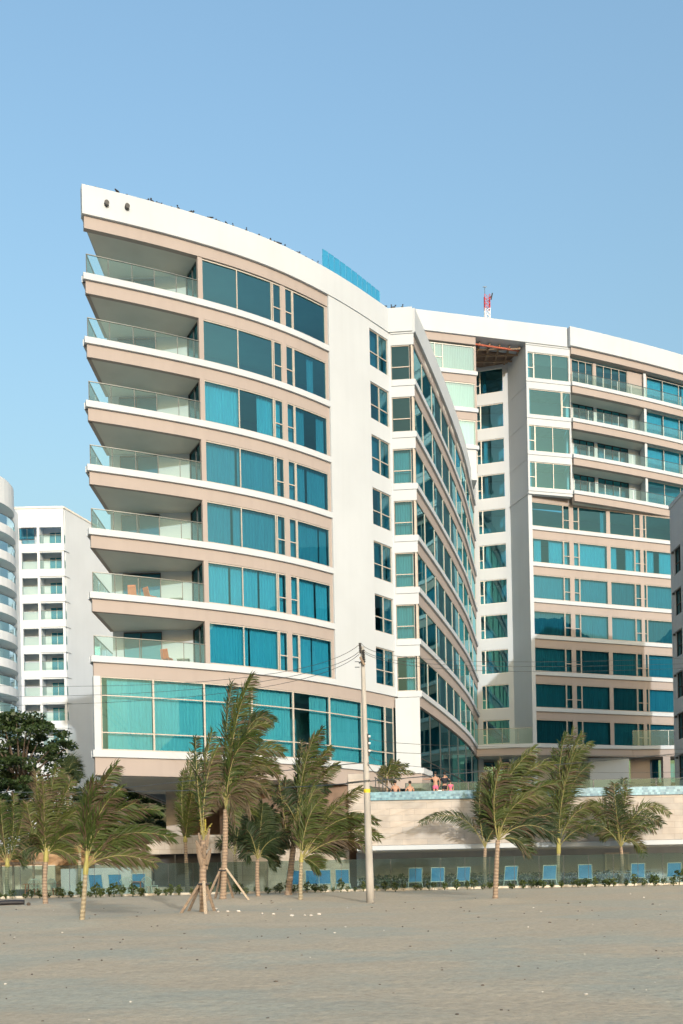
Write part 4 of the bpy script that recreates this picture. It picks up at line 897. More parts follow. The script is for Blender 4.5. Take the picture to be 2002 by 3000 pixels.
WIND = Vector((1, .12, .05)).normalized()
def frond(parent, p0, pm, pt, L=.55, n=46, brown=.3, rnd=None, green='green', wind=.55, side=None, dens=1.0, rbase=.020):
    rnd = rnd or R_; p0, pm, pt = Vector(p0), Vector(pm), Vector(pt); c = pm * 2 - (p0 + pt) * .5
    B = lambda t: p0 * (1 - t) ** 2 + c * 2 * t * (1 - t) + pt * t * t
    T = lambda t: ((c - p0) * (1 - t) * 2 + (pt - c) * 2 * t).normalized()
    m = MB(); m.cur = 2; ts = [i / 12 for i in range(13)]; m.tube([B(t) for t in ts], [rbase * (1 - .85 * t) + .003 for t in ts], 5)
    view = (B(.5) - Vector((0, 0, EYE))).normalized(); tw = rnd.uniform(-.5, .5)
    n = int(n * 1.75); L = L * rnd.uniform(1.08, 1.36); dens *= rnd.uniform(.8, 1.0)
    for i in range(n):
        t = .16 + .84 * (i + rnd.random() * .8) / n; b = B(t); tg = T(t)
        s = tg.cross(view + Vector((0, 0, -.25 + tw))).normalized()
        if s.length < .1: s = tg.orthogonal()
        prof = min(1, (t - .08) * 4.5) * (1 - .62 * max(0, (t - .45) / .55) ** 1.4)
        for sg in (-1, 1):
            if rnd.random() > dens: continue
            d = (s * sg * rnd.uniform(.65, 1.0) + tg * rnd.uniform(.5, .95) + WIND * wind * rnd.uniform(.5, 1.3) + Vector((rnd.gauss(0, .08), rnd.gauss(0, .22), rnd.gauss(0, .08) - .10))).normalized()
            l = L * prof * rnd.uniform(.78, 1.12); d2 = (d + WIND * wind * .55 + Vector((0, 0, -.55)) + tg * .1).normalized()
            w = .016 + .011 * rnd.random(); wv = d.cross(Vector((rnd.gauss(0, .6), -1, rnd.gauss(0, .6)))).normalized() * w
            a1 = b + d * l * .5; a2 = a1 + d2 * l * .5
            m.cur = 1 if rnd.random() < brown * (.85 if sg * s.z < 0 else .5) else 0
            m.mesh([b - wv * .5, b + wv * .5, a1 + wv, a1 - wv, a2], [(0, 1, 2, 3), (3, 2, 4)])
    return m.build('frond', [M[green], M['brownl'], M['rachis']], parent)
def palm(label, D, base, crown, rad, fr, seed, brown=.3, green='green', L=.55, n=46, tmat='trunk', boots=0, shaft=0.0, wind=.55, spread=.5):
    rnd = random.Random(seed); b = P(base[0], base[1], D); c = P(crown[0], crown[1], D); gz = sand_z(D) if D < 47.7 else (.95 if D < 54 else b.z)
    b.z = gz - .12; t = thing('palm_tree', label, 'palm tree', (b.x, D, gz), 'wind blown palm trees in front of the hotel')
    m = MB(); k = max(10, int((c.z - b.z) / .09)); pts = []; rs = []
    bend = rnd.uniform(-.06, .06)
    for i in range(k + 1):
        f = i / k; p = b.lerp(c, f); p.x += bend * math.sin(f * 3.14); pts.append(p)
        rs.append(rad * .86 * (1.28 - .28 * min(1, f * 6) - .22 * f) * (1 + .05 * (i % 2) + rnd.uniform(-.05, .05)))
    m.tube(pts, rs, 12); m.build('trunk', M[tmat], t)
    if shaft:
        m = MB(); q0 = c; q1 = c + (c - b).normalized() * shaft; m.tube([q0 - (q1 - q0) * .35, q0, q1], [rad * .86, rad * .92, rad * .35], 10)
        m.build('crownshaft', M['shaft'], t)
    if boots:
        m = MB()
        for i in range(boots):
            a = rnd.random() * 6.28; h = rnd.uniform(-.75, .02); p = c + Vector((0, 0, h)); o_ = Vector((math.cos(a), math.sin(a), 0))
            m.tube([p + o_ * rad * .6 - Vector((0, 0, .2)), p + o_ * rad * 1.15, p + o_ * rad * 1.7 + Vector((0, 0, .28 * rnd.uniform(.6, 1.2)))], [.07, .055, .03], 6)
        m.build('leaf_base', M['wood'], t)
    for f in fr:
        (um, vm, ut, vt), opt = f[:4], (f[4] if len(f) > 4 else {})
        dy = opt.get('dy', rnd.uniform(-spread, spread)); o_ = Vector((0, 0, 0)); st = opt.get('from'); p0 = P(st[0], st[1], D) if st else c
        frond(t, p0, P(um, vm, D + dy * .5), P(ut, vt, D + dy), opt.get('L', L), opt.get('n', n), opt.get('brown', brown), rnd, opt.get('green', green), opt.get('wind', wind), dens=opt.get('dens', 1.0))
    return t
palm('slim palm at the left edge behind the low kerb', 50.3, (24, 2606), (22, 2535), .13, [(8, 2430, 2, 2345), (38, 2440, 40, 2325), (55, 2445, 72, 2350), (-12, 2445, -35, 2390), (52, 2490, 88, 2475), (48, 2510, 70, 2540), (-10, 2500, -30, 2520), (15, 2440, -12, 2335)], 31, brown=.35, tmat='gtrunk', shaft=.35)
palm('short thick ringed palm with a green and grey fan of fronds near the left edge', 38, (135, 2661), (135, 2515), .115, [(118, 2390, 105, 2262, {'brown': .75}), (140, 2385, 166, 2248), (166, 2395, 212, 2285), (178, 2415, 246, 2368), (180, 2452, 240, 2445, {'brown': .5}), (100, 2440, 78, 2350, {'brown': .6}), (104, 2480, 58, 2500, {'green': 'deep'}), (170, 2490, 222, 2520, {'brown': .5}), (155, 2440, 200, 2400), (120, 2460, 92, 2440), (150, 2380, 185, 2265), (130, 2400, 128, 2290, {'brown': .6})], 32, L=.62, n=60, tmat='trunk', shaft=.4)
palm('front left palm with long fronds streaming right, standing nearest on the sand', 28.4, (238, 2706), (252, 2545), .085, [(268, 2378, 343, 2243, {'brown': .45}), (258, 2400, 275, 2290, {'brown': .65}), (320, 2400, 470, 2375), (350, 2450, 508, 2455), (340, 2508, 452, 2528, {'brown': .7}), (300, 2420, 398, 2352), (290, 2450, 380, 2440), (330, 2480, 430, 2475, {'brown': .6}), (285, 2400, 355, 2310, {'brown': .5}), (262, 2440, 300, 2350)], 33, L=.60, n=62, shaft=.5, brown=.38, tmat='gtrunk')
palm('slender pale palm half hidden behind the front left palm', 50, (231, 2612), (234, 2500), .11, [(226, 2420, 215, 2352), (245, 2425, 268, 2365), (205, 2450, 180, 2440), (260, 2460, 300, 2450), (215, 2440, 190, 2400)], 34, green='deep', tmat='gtrunk')
palm('narrow upright palm left of the propped stump palm', 50.3, (550, 2604), (543, 2462), .125, [(540, 2350, 560, 2200), (558, 2350, 592, 2228), (533, 2350, 540, 2258), (560, 2415, 588, 2360), (550, 2330, 575, 2215), (536, 2400, 530, 2330), (548, 2420, 566, 2300)], 35, L=.50, n=56, wind=.35, tmat='trunk', shaft=.3, brown=.25)
palm('propped palm with a ragged stump of cut leaf bases and one long spear frond', 30.4, (597, 2682), (596, 2462), .135, [(598, 2280, 622, 2142, {'brown': .45, 'L': .5, 'from': (590, 2440)}), (578, 2280, 574, 2160, {'green': 'deep', 'L': .35, 'dens': .8}), (592, 2432, 586, 2402, {'green': 'yellowl', 'L': .05, 'n': 8, 'brown': 0}), (608, 2432, 622, 2412, {'green': 'yellowl', 'L': .05, 'n': 8, 'brown': 0}), (600, 2425, 602, 2400, {'green': 'yellowl', 'L': .05, 'n': 8, 'brown': 0}), (604, 2300, 640, 2190, {'brown': .7, 'L': .45})], 36, boots=16, spread=.25)
palm('tallest palm with a large ragged crown blown to the right', 39.2, (652, 2647), (662, 2372), .145, [(662, 2170, 680, 2005, {'green': 'deep', 'L': .62}), (690, 2130, 741, 1983, {'brown': .25}), (706, 2180, 785, 2120, {'L': .75}), (725, 2220, 830, 2205, {'brown': .4, 'L': .8}), (722, 2285, 790, 2330, {'brown': .85, 'L': .85}), (696, 2300, 738, 2388, {'brown': .9, 'L': .75}), (725, 2140, 800, 2116, {'green': 'deep'}), (640, 2260, 612, 2270, {'brown': .8, 'L': .7}), (640, 2310, 618, 2370, {'brown': .85, 'L': .7}), (690, 2210, 760, 2160, {'L': .75}), (735, 2250, 815, 2270, {'brown': .75, 'L': .8}), (680, 2180, 712, 2040, {'green': 'deep'}), (655, 2300, 650, 2240, {'brown': .6}), (675, 2330, 690, 2420, {'brown': .85})], 37, L=.68, n=66, brown=.35)
palm('small slim palm behind the tallest palm', 50.2, (692, 2602), (688, 2505), .12, [(678, 2430, 665, 2370), (700, 2425, 715, 2350), (715, 2470, 745, 2460), (660, 2470, 640, 2480), (690, 2430, 692, 2340), (708, 2450, 735, 2410)], 38, green='deep', tmat='gtrunk')
palm('short dark bushy palm in the middle of the row', 42.4, (758, 2634), (755, 2518), .115, [(750, 2439, 742, 2370), (736, 2450, 716, 2430), (775, 2440, 815, 2400), (787, 2468, 835, 2452), (733, 2492, 712, 2512), (780, 2508, 808, 2540), (765, 2413, 770, 2355), (785, 2485, 830, 2490), (742, 2425, 722, 2390), (770, 2430, 800, 2370), (735, 2470, 705, 2470), (760, 2440, 785, 2380)], 39, green='deep', brown=.06, L=.62, n=60, wind=.4)
palm('bent thick palm with tall green fronds and one bare dead spear', 42.5, (843, 2632), (868, 2408), .16, [(876, 2290, 884, 2175, {'green': 'deep'}), (905, 2230, 945, 2136, {'brown': .3}), (915, 2270, 970, 2192), (928, 2300, 990, 2240, {'brown': .4}), (832, 2385, 808, 2222, {'brown': .9, 'L': .22, 'dens': .6, 'from': (846, 2490)}), (835, 2350, 800, 2325, {'green': 'deep'}), (840, 2340, 838, 2285, {'green': 'deep'}), (905, 2330, 960, 2310, {'green': 'deep', 'brown': .3}), (890, 2260, 920, 2160), (845, 2400, 800, 2420, {'green': 'deep'}), (855, 2440, 815, 2470, {'green': 'deep'}), (895, 2300, 935, 2230, {'brown': .5})], 40, L=.62, n=60, boots=10)
palm('slim palm whose long fronds stream right across the utility pole', 39.2, (881, 2642), (883, 2520), .10, [(885, 2420, 922, 2312), (960, 2395, 1058, 2308, {'brown': .5}), (985, 2408, 1104, 2408), (1000, 2438, 1112, 2456), (945, 2478, 996, 2512, {'green': 'deep'}), (908, 2522, 935, 2545), (902, 2405, 945, 2340), (985, 2462, 1068, 2482, {'brown': .85}), (960, 2430, 1050, 2400, {'brown': .6}), (930, 2420, 990, 2360), (940, 2450, 1020, 2440, {'brown': .6}), (890, 2440, 902, 2350)], 41, L=.68, n=64, brown=.3, shaft=.25, tmat='gtrunk')
palm('small bushy palm standing on the pool terrace right of the pole', 57, (1131, 2332), (1134, 2275), .09, [(1152, 2250, 1168, 2230), (1165, 2252, 1196, 2240), (1142, 2250, 1148, 2226), (1172, 2262, 1212, 2266, {'brown': .6}), (1122, 2262, 1112, 2274, {'brown': .8}), (1126, 2256, 1116, 2250, {'brown': .8}), (1150, 2266, 1172, 2284, {'brown': .5}), (1140, 2275, 1150, 2298, {'brown': .8}), (1126, 2275, 1112, 2292, {'brown': .8})], 42, L=.38, n=26)
palm('slim palm behind the fence with one frond arching left over the pool wall', 50.2, (1425, 2602), (1422, 2486), .12, [(1345, 2395, 1230, 2412, {'wind': -.15, 'brown': .15, 'L': .62}), (1426, 2360, 1430, 2250, {'brown': .45}), (1406, 2380, 1412, 2285, {'brown': .4}), (1450, 2395, 1475, 2325, {'brown': .4}), (1415, 2400, 1395, 2320, {'brown': .5}), (1440, 2440, 1470, 2420)], 43, L=.55, n=62, green='deep', wind=.3)
palm('thick ringed palm with a broad crown blown right before the pool wall', 36, (1451, 2638), (1459, 2462), .115, [(1468, 2320, 1568, 2192), (1530, 2340, 1632, 2296, {'brown': .35}), (1520, 2290, 1620, 2240, {'brown': .35}), (1545, 2418, 1630, 2455, {'green': 'deep'}), (1512, 2460, 1552, 2500, {'green': 'deep'}), (1525, 2345, 1600, 2352), (1448, 2345, 1470, 2235, {'brown': .7}), (1545, 2395, 1625, 2400, {'green': 'deep', 'brown': .4}), (1490, 2300, 1560, 2215, {'brown': .4}), (1440, 2370, 1425, 2270, {'brown': .7}), (1500, 2370, 1570, 2330, {'brown': .5}), (1500, 2420, 1560, 2440, {'brown': .6}), (1440, 2400, 1410, 2380, {'brown': .4})], 44, L=.66, n=66, brown=.28)
palm('upright palm with a tall plume of fronds left of the low spreading palm', 50, (1638, 2600), (1637, 2485), .125, [(1640, 2310, 1684, 2130, {'brown': .35}), (1665, 2270, 1732, 2178), (1606, 2400, 1584, 2330, {'green': 'deep', 'brown': .4}), (1682, 2388, 1758, 2362, {'brown': .4}), (1690, 2432, 1760, 2420, {'green': 'deep'}), (1640, 2255, 1660, 2155, {'brown': .4}), (1655, 2290, 1705, 2150), (1625, 2330, 1625, 2200, {'brown': .4}), (1670, 2320, 1730, 2240, {'green': 'deep'}), (1650, 2330, 1690, 2200)], 45, L=.66, n=66, shaft=.8, brown=.25, tmat='gtrunk')
palm('low spreading palm with a broad open crown near the right edge', 50, (1822, 2592), (1820, 2482), .115, [(1818, 2380, 1829, 2280, {'green': 'deep'}), (1800, 2385, 1784, 2308, {'green': 'deep'}), (1765, 2368, 1690, 2394, {'wind': 0, 'brown': .35}), (1765, 2422, 1702, 2424, {'wind': 0, 'brown': .35}), (1880, 2372, 1964, 2388), (1872, 2402, 1942, 2415, {'green': 'deep'}), (1855, 2424, 1922, 2434), (1852, 2460, 1888, 2505, {'brown': .3}), (1800, 2440, 1758, 2452, {'wind': 0}), (1806, 2375, 1800, 2295, {'green': 'deep'}), (1826, 2390, 1840, 2310), (1780, 2395, 1730, 2370, {'wind': 0, 'brown': .3})], 46, L=.62, n=46, wind=.15)
palm('dark feathery palm rising beside the big tree at left', 75, (198, 2420), (200, 2275), .16, [(208, 2240, 228, 2236, {'L': .9}), (215, 2255, 235, 2280, {'L': .9}), (195, 2250, 185, 2235), (205, 2262, 222, 2290), (190, 2265, 175, 2285), (202, 2245, 210, 2225)], 47, green='deep', brown=0, L=.8, n=36)
palm('small dark palm in the shade left of the prow', 62, (262, 2470), (262, 2370), .12, [(262, 2330, 262, 2290), (275, 2340, 290, 2305), (250, 2340, 240, 2310), (280, 2365, 305, 2350), (245, 2360, 225, 2350)], 48, green='deep', brown=0, L=.6, n=30)
# timber props tied to two palms
def props(label, D, centre, ztie, feet, mats):
    c = P(centre[0], centre[1], D); gz = sand_z(D); t = thing('tree_prop', label, 'tree support', (c.x, D, gz))
    for (u, v, dd), mm in zip(feet, mats):
        f = P(u, v, D + dd); f.z = sand_z(D + dd) - .05; m = MB(); top = Vector((c.x + (f.x - c.x) * .13, D + dd * .13, gz + ztie)); d = (top - f)
        r = .045; s = Vector((1, 0, 0)) * r; w = Vector((0, 1, 0)) * r; top = top + d * .04
        m.mesh([f - s - w, f + s - w, f + s + w, f - s + w, top - s - w, top + s - w, top + s + w, top - s + w], [(0, 1, 5, 4), (1, 2, 6, 5), (2, 3, 7, 6), (3, 0, 4, 7), (4, 5, 6, 7), (3, 2, 1, 0)]); m.build('stake', M[mm], t)
    m = MB(); m.tube([(c.x + .17 * math.cos(a * .5236), D + .17 * math.sin(a * .5236), gz + ztie - .05) for a in range(13)], .03, 6); m.build('tie_band', M['dark'], t); return t
props('four timber stakes propping the stump palm', 30.4, (597, 2560), 1.05, [(520, 2672, -.2), (546, 2664, .9), (634, 2668, .3), (604, 2690, -1.1)], ['wood', 'wood', 'wood', 'paletimber'])
props('four slim timber stakes propping the tallest palm', 39.2, (654, 2550), 1.32, [(600, 2660, -.4), (688, 2643, .8), (738, 2655, -.6), (628, 2640, .9)], ['wood', 'wood', 'paletimber', 'wood'])

# ================================================================ people on the terrace
def body(parent, name, joints, bones, mat_, sub=2):
    me = bpy.data.meshes.new(name); me.from_pydata([j[:3] for j in joints], bones, []); o = bpy.data.objects.new(name, me); COL.objects.link(o); me.materials.append(mat_)
    sk = o.modifiers.new('Skin', 'SKIN'); sk.use_smooth_shade = True; lay = me.skin_vertices[0].data
    for i, j in enumerate(joints): lay[i].radius = (j[3], j[3] * (j[4] if len(j) > 4 else 1)); lay[i].use_root = (i == 0)
    ss = o.modifiers.new('Sub', 'SUBSURF'); ss.levels = 1; ss.render_levels = sub
    o.parent = parent; return o
def person(label, loc, rz, s, armL, armR, seated=0.0, top=None, bottom=None, hair='hair', legs=True):
    t = thing('person', label, 'person', loc, None, rz); t.scale = (s, s, s)
    hz = .92 if not seated else .22
    J = [(0, 0, hz, .13, .8), (0, 0, hz + .22, .115, .75), (0, .0, hz + .42, .14, .72), (0, 0, hz + .54, .055), (0, 0, hz + .61, .05), (0, -.015, hz + .70, .088, 1.1), (0, -.01, hz + .79, .075)]
    Bn = [(0, 1), (1, 2), (2, 3), (3, 4), (4, 5), (5, 6)]
    for sg, arm in ((-1, armL), (1, armR)):
        i0 = len(J); J += [(sg * .17, 0, hz + .46, .058)]; Bn.append((2, i0))
        for q_, r in zip(arm, (.042, .034, .028, .016)): J.append((q_[0], q_[1], hz + q_[2], r)); Bn.append((len(J) - 2, len(J) - 1))
        h0 = len(J) - 2; d = Vector(arm[-1]) - Vector(arm[-2]); pz = Vector(arm[-2]) + Vector((0, 0, hz))
        for kf in range(4):
            off = Vector((.018 * (kf - 1.5), .012 * (kf - 1.5), .0)); tip = pz + d * (1.25 + .12 * (kf in (1, 2))) + off; J.append((*tip, .008)); Bn.append((h0, len(J) - 1))
    if legs:
        for sg in (-1, 1):
            i0 = len(J)
            if not seated: L_ = [(sg * .09, 0, hz - .06, .085), (sg * .10, -.01, .48, .058), (sg * .10, .02, .10, .040), (sg * .11, -.03, .04, .040), (sg * .12, -.15, .025, .03)]
            else: L_ = [(sg * .09, -.08, hz, .085), (sg * .12, -.48, hz + .18, .06), (sg * .12, -.85, hz - .05, .042), (sg * .13, -.92, hz + .03, .032)]
            J += L_; Bn.append((0, i0)); Bn += [(i0 + i, i0 + i + 1) for i in range(len(L_) - 1)]
    body(t, 'body', J, Bn, M['skin'])
    m = MB(); m.sphere((0, .012, hz + .765), (.098, .108, .105), 12, 8); m.build('hair', M[hair], t, smooth=True, local=True)
    if bottom: body(t, 'shorts', [(0, 0, hz, .155, .85), (0, 0, hz + .08, .14, .8), (-.09, 0, hz - .10, .105), (.09, 0, hz - .10, .105), (-.095, 0, hz - .24, .09), (.095, 0, hz - .24, .09)], [(0, 1), (0, 2), (0, 3), (2, 4), (3, 5)], M[bottom])
    if top: body(t, 'shirt', [(0, 0, hz + .06, .15, .8), (0, 0, hz + .25, .138, .78), (0, 0, hz + .43, .158, .74), (-.18, 0, hz + .45, .075), (.18, 0, hz + .45, .075), (-.24, 0, hz + .34, .062), (.24, 0, hz + .34, .062)], [(0, 1), (1, 2), (2, 3), (2, 4), (3, 5), (4, 6)], M[top])
    return t
pp = lambda u, D: (P(u, 2330, D).x, D, zdeck)
person('woman in pink swimwear standing with one arm out to the left on the pool terrace', pp(1277, 57.6), math.pi, .98, [(-.28, -.02, .22), (-.25, -.05, .02), (-.24, -.06, -.05)], [(.40, -.05, .40), (.62, -.10, .42), (.70, -.12, .42)], bottom='pink')
person('man in dark clothes raising a hand beside the woman in pink', pp(1304, 57.7), math.pi, .97, [(-.30, -.08, .36), (-.12, -.22, .60), (-.06, -.24, .66)], [(.38, -.1, .38), (.52, -.16, .44), (.58, -.18, .46)], top='navy', bottom='navy')
person('child in red and pink swimwear standing at the right of the two adults', pp(1321, 57.3), math.pi, .66, [(-.26, -.02, .22), (-.25, -.04, .02), (-.25, -.05, -.05)], [(.27, -.02, .22), (.26, -.05, .02), (.25, -.06, -.05)], top='pink', bottom='pink')
person('dark haired bather seated with bare shoulders nearest the small terrace palm', (P(1159, 2330, 56.6).x, 56.6, zdeck + .15), math.pi, .95, [(-.27, -.04, .24), (-.25, -.2, .06), (-.22, -.26, .02)], [(.27, -.04, .24), (.25, -.2, .06), (.22, -.26, .02)], seated=1)
person('bather sitting between the dark haired bather and the woman in pink', (P(1202, 2330, 56.8).x, 56.8, zdeck + .12), math.pi + .3, .95, [(-.27, -.04, .24), (-.25, -.2, .06), (-.22, -.26, .02)], [(.27, -.04, .24), (.25, -.2, .06), (.22, -.26, .02)], seated=1)
def deckchair(u, lab):
    p = pp(u, 57.0); t = thing('terrace_lounger', lab, 'sun lounger', (p[0], 57.0, zdeck)); m = MB(); m.box(-.3, .3, -.8, .5, .10, .15); m.build('seat', M['plastic'], t, local=True)
    m = MB(); m.quadbox((-.3, .5, .15), (.3, .5, .15), (.3, .8, .55), (-.3, .8, .55), (0, .04, -.02)); m.build('backrest', M['plastic'], t, local=True)
    for sx_ in (-.27, .27):
        for y in (-.7, .4): m = MB(); m.bar((sx_, y, .1), (sx_, y, 0), .025, 6); m.build('leg', M['plastic'], t, local=True)
deckchair(1172, 'white lounger under the dark haired bather'); deckchair(1216, 'white lounger beside the bather in the middle')
m = MB(); p = pp(1290, 57.9); m.box(p[0] - .14, p[0] + .14, 57.8, 58.0, zdeck, zdeck + .62); m.box(p[0] - .17, p[0] + .17, 57.78, 58.02, zdeck + .62, zdeck + .66); o = m.build('waste_bin', M['plastic']); tag(o, 'small white bin standing between the woman and the man on the terrace', 'bin')

# ================================================================ birds on the roof edge
m = MB(); m.sphere((0, 0, .10), (.075, .14, .07), 8, 6); m.sphere((0, -.13, .19), (.042, .05, .045), 8, 5); m.bar((0, -.17, .19), (0, -.22, .185), .014, 5, .003); m.bar((0, .10, .10), (0, .27, .06), .045, 5, .03)
m.bar((.02, 0, .05), (.02, 0, 0), .007, 4); m.bar((-.02, 0, .05), (-.02, 0, 0), .007, 4); BIRD = m
bs = [286, 313, 345, 376, 428, 442, 448, 466, 470, 495, 506, 518, 524, 536, 556, 561, 615, 640, 664, 684, 706, 713, 722, 752, 768, 792, 812, 834, 873, 890, 910, 930]
rr = random.Random(5); bo = None
for u in bs:
    x = uX(u, 37.16); y = FY(x) + rr.uniform(-.05, .2)
    if bo is None: bo = o = BIRD.build('perched_bird', M['bird'])
    else: o = bo.copy(); COL.objects.link(o)
    o.location = (x, y, ROOF); o.rotation_euler.z = rr.random() * 6.3; s = rr.uniform(.8, 1.15); o.scale = (s, s, s)
    tag(o, 'small dark bird perched on the white parapet of the curved roof', 'bird', 'birds perched along the roof edge')
for u in (1124, 1150, 1155, 1180):
    x = (u - CU + 33) / FPX * 64.8; y = 64.9 if u > 1130 else FY(uX(u, 37.16)) + .1
    o = bo.copy(); COL.objects.link(o); o.location = (x, y, ROOF); o.rotation_euler.z = rr.random() * 6; tag(o, 'small dark bird perched on the parapet above the inner corner of the hotel', 'bird', 'birds perched along the roof edge')

# ================================================================ beach
def fbm(x, y):
    v = 0; a = 1
    for i, (fx_, fy_) in enumerate(((.31, .23), (.83, .57), (1.9, 1.3), (4.1, 2.9))):
        v += a * math.sin(fx_ * x + 1.7 * i + 1.3 * math.sin(fy_ * y + i)) * math.sin(fy_ * y * 1.3 + .9 * i + .8 * math.sin(fx_ * x * .7)); a *= .5
    return v
MOUNDS = [(*[P(135, 2661, 38).x, 38.0], 1.6, .14), (P(240, 2700, 28.4).x, 28.4, 1.2, .10), (P(600, 2685, 30.4).x, 30.6, 2.2, .16), (P(655, 2645, 39).x, 39.2, 1.8, .12), (P(850, 2635, 42.4).x, 42, 2.4, .12), (P(1451, 2640, 36).x, 36, 1.3, .10), (P(30, 2690, 33).x, 33, 3.0, .10)]
def ground(x, y):
    z = sand_z(y)
    if 2 < y < 47.5:
        w = min(1, (y - 2) / 4, (47.5 - y) / 2); z += w * (.028 * fbm(x, y * .8) + .010 * fbm(x * 3.1 + 5, y * 4.2))
        for mx_, my_, mr, mh in MOUNDS: d = ((x - mx_) ** 2 + ((y - my_) * .8) ** 2) / mr ** 2; z += mh * math.exp(-d) if d < 6 else 0
    if y < -14: z = min(z, -.75 - .02 * (-14 - y))
    return z
def axis(parts):
    v = []
    for a, b_, s in parts: n = max(1, round((b_ - a) / s)); v += [a + (b_ - a) * i / n for i in range(n)]
    return v + [parts[-1][1]]
gxs = axis([(-3000, -300, 300), (-300, -60, 30), (-60, -17, 2), (-17, 17, .2), (17, 60, 2), (60, 300, 30), (300, 3000, 300)])
gys = axis([(-3000, -200, 280), (-200, -20, 12), (-20, 9, 1.5), (9, 22, .12), (22, 48, .24), (48, 60, 3), (60, 300, 24), (300, 3000, 300)])
m = MB(); nx_ = len(gxs)
m.mesh([(x, y, ground(x, y)) for y in gys for x in gxs], [(j * nx_ + i, j * nx_ + i + 1, (j + 1) * nx_ + i + 1, (j + 1) * nx_ + i) for j in range(len(gys) - 1) for i in range(nx_ - 1)])
sm, t, b, N, L = nt('beach_sand'); b.inputs['Roughness'].default_value = .95; b.inputs['Specular IOR Level'].default_value = .15
tc = N.new('ShaderNodeTexCoord')
def nz(sc, det, st, rough=.6):
    mp = N.new('ShaderNodeMapping'); mp.inputs['Scale'].default_value = st; L.new(tc.outputs['Object'], mp.inputs['Vector'])
    n = N.new('ShaderNodeTexNoise'); n.inputs['Scale'].default_value = sc; n.inputs['Detail'].default_value = det; n.inputs['Roughness'].default_value = rough; L.new(mp.outputs['Vector'], n.inputs['Vector']); return n
def rg(n, lo, hi, a=0, b2=1):
    r = N.new('ShaderNodeMapRange'); r.inputs['From Min'].default_value = lo; r.inputs['From Max'].default_value = hi; r.inputs['To Min'].default_value = a; r.inputs['To Max'].default_value = b2; L.new(n.outputs['Fac'], r.inputs['Value']); return r
def mixc(fac, a, bcol, typ='MIX'):
    x = N.new('ShaderNodeMix'); x.data_type = 'RGBA'; x.blend_type = typ; L.new(fac.outputs[0], x.inputs['Factor'])
    for k_, c_ in (('A', a), ('B', bcol)):
        if isinstance(c_, tuple): x.inputs[k_].default_value = rgba(c_)
        else: L.new(c_.outputs['Result'], x.inputs[k_])
    return x
big = rg(nz(.16, 6, (1, 1.5, 1)), .44, .54); band = rg(nz(.5, 6, (.45, 1.2, 1)), .50, .66); fine = rg(nz(9, 10, (1, 1, 1), .75), .3, .75); speck = rg(nz(26, 3, (1, 1, 1)), .68, .74); dk = rg(nz(2.6, 8, (1, 1.2, 1), .8), .60, .72)
sx = N.new('ShaderNodeSeparateXYZ'); L.new(tc.outputs['Object'], sx.inputs[0]); far = N.new('ShaderNodeMapRange'); far.inputs['From Min'].default_value = 20; far.inputs['From Max'].default_value = 40; far.inputs['To Max'].default_value = .55; L.new(sx.outputs['Y'], far.inputs['Value'])
bb = N.new('ShaderNodeMath'); bb.operation = 'ADD'; bb.use_clamp = True; L.new(big.outputs[0], bb.inputs[0]); L.new(far.outputs[0], bb.inputs[1]); big = bb
c1 = mixc(big, (.425, .412, .338), (.485, .415, .315)); c2 = mixc(band, c1, (.51, .44, .335)); 
fm = N.new('ShaderNodeMapRange'); fm.inputs['To Min'].default_value = .74; fm.inputs['To Max'].default_value = 1.14; L.new(fine.outputs[0], fm.inputs['Value'])
c3 = N.new('ShaderNodeMix'); c3.data_type = 'RGBA'; c3.blend_type = 'MULTIPLY'; c3.inputs['Factor'].default_value = 1; L.new(c2.outputs['Result'], c3.inputs['A']); L.new(fm.outputs[0], c3.inputs['B'])
dkm = N.new('ShaderNodeMath'); dkm.operation = 'MULTIPLY'; dkm.inputs[1].default_value = .45; L.new(dk.outputs[0], dkm.inputs[0]); c4 = mixc(dkm, c3, (.23, .19, .14))
cl = rg(nz(4.5, 12, (1, 1.3, 1), .85), .53, .64); clm = N.new('ShaderNodeMath'); clm.operation = 'MULTIPLY'; L.new(cl.outputs[0], clm.inputs[0]); rgh = N.new('ShaderNodeMapRange'); rgh.inputs['To Min'].default_value = .18; rgh.inputs['To Max'].default_value = .48; L.new(big.outputs[0], rgh.inputs['Value']); L.new(rgh.outputs[0], clm.inputs[1]); c4 = mixc(clm, c4, (.25, .20, .145))
spm = N.new('ShaderNodeMath'); spm.operation = 'MULTIPLY'; spm.inputs[1].default_value = .5; L.new(speck.outputs[0], spm.inputs[0]); c5 = mixc(spm, c4, (.20, .17, .14))
L.new(c5.outputs['Result'], b.inputs['Base Color'])
bn = nz(3.5, 10, (1, 1, 1), .72); bp = N.new('ShaderNodeBump'); bp.inputs['Strength'].default_value = .8; bp.inputs['Distance'].default_value = .07; L.new(bn.outputs['Fac'], bp.inputs['Height']); L.new(bp.outputs['Normal'], b.inputs['Normal'])
struct(m.build('beach_ground', sm, smooth=True))
wm, t, b, N, L = nt('sea_water'); b.inputs['Base Color'].default_value = (.03, .10, .12, 1); b.inputs['Roughness'].default_value = .6; b.inputs['Specular IOR Level'].default_value = .15
m = MB(); m.face([(-3000, -3000, -.7), (3000, -3000, -.7), (3000, -12, -.7), (-3000, -12, -.7)]); struct(m.build('sea', wm))
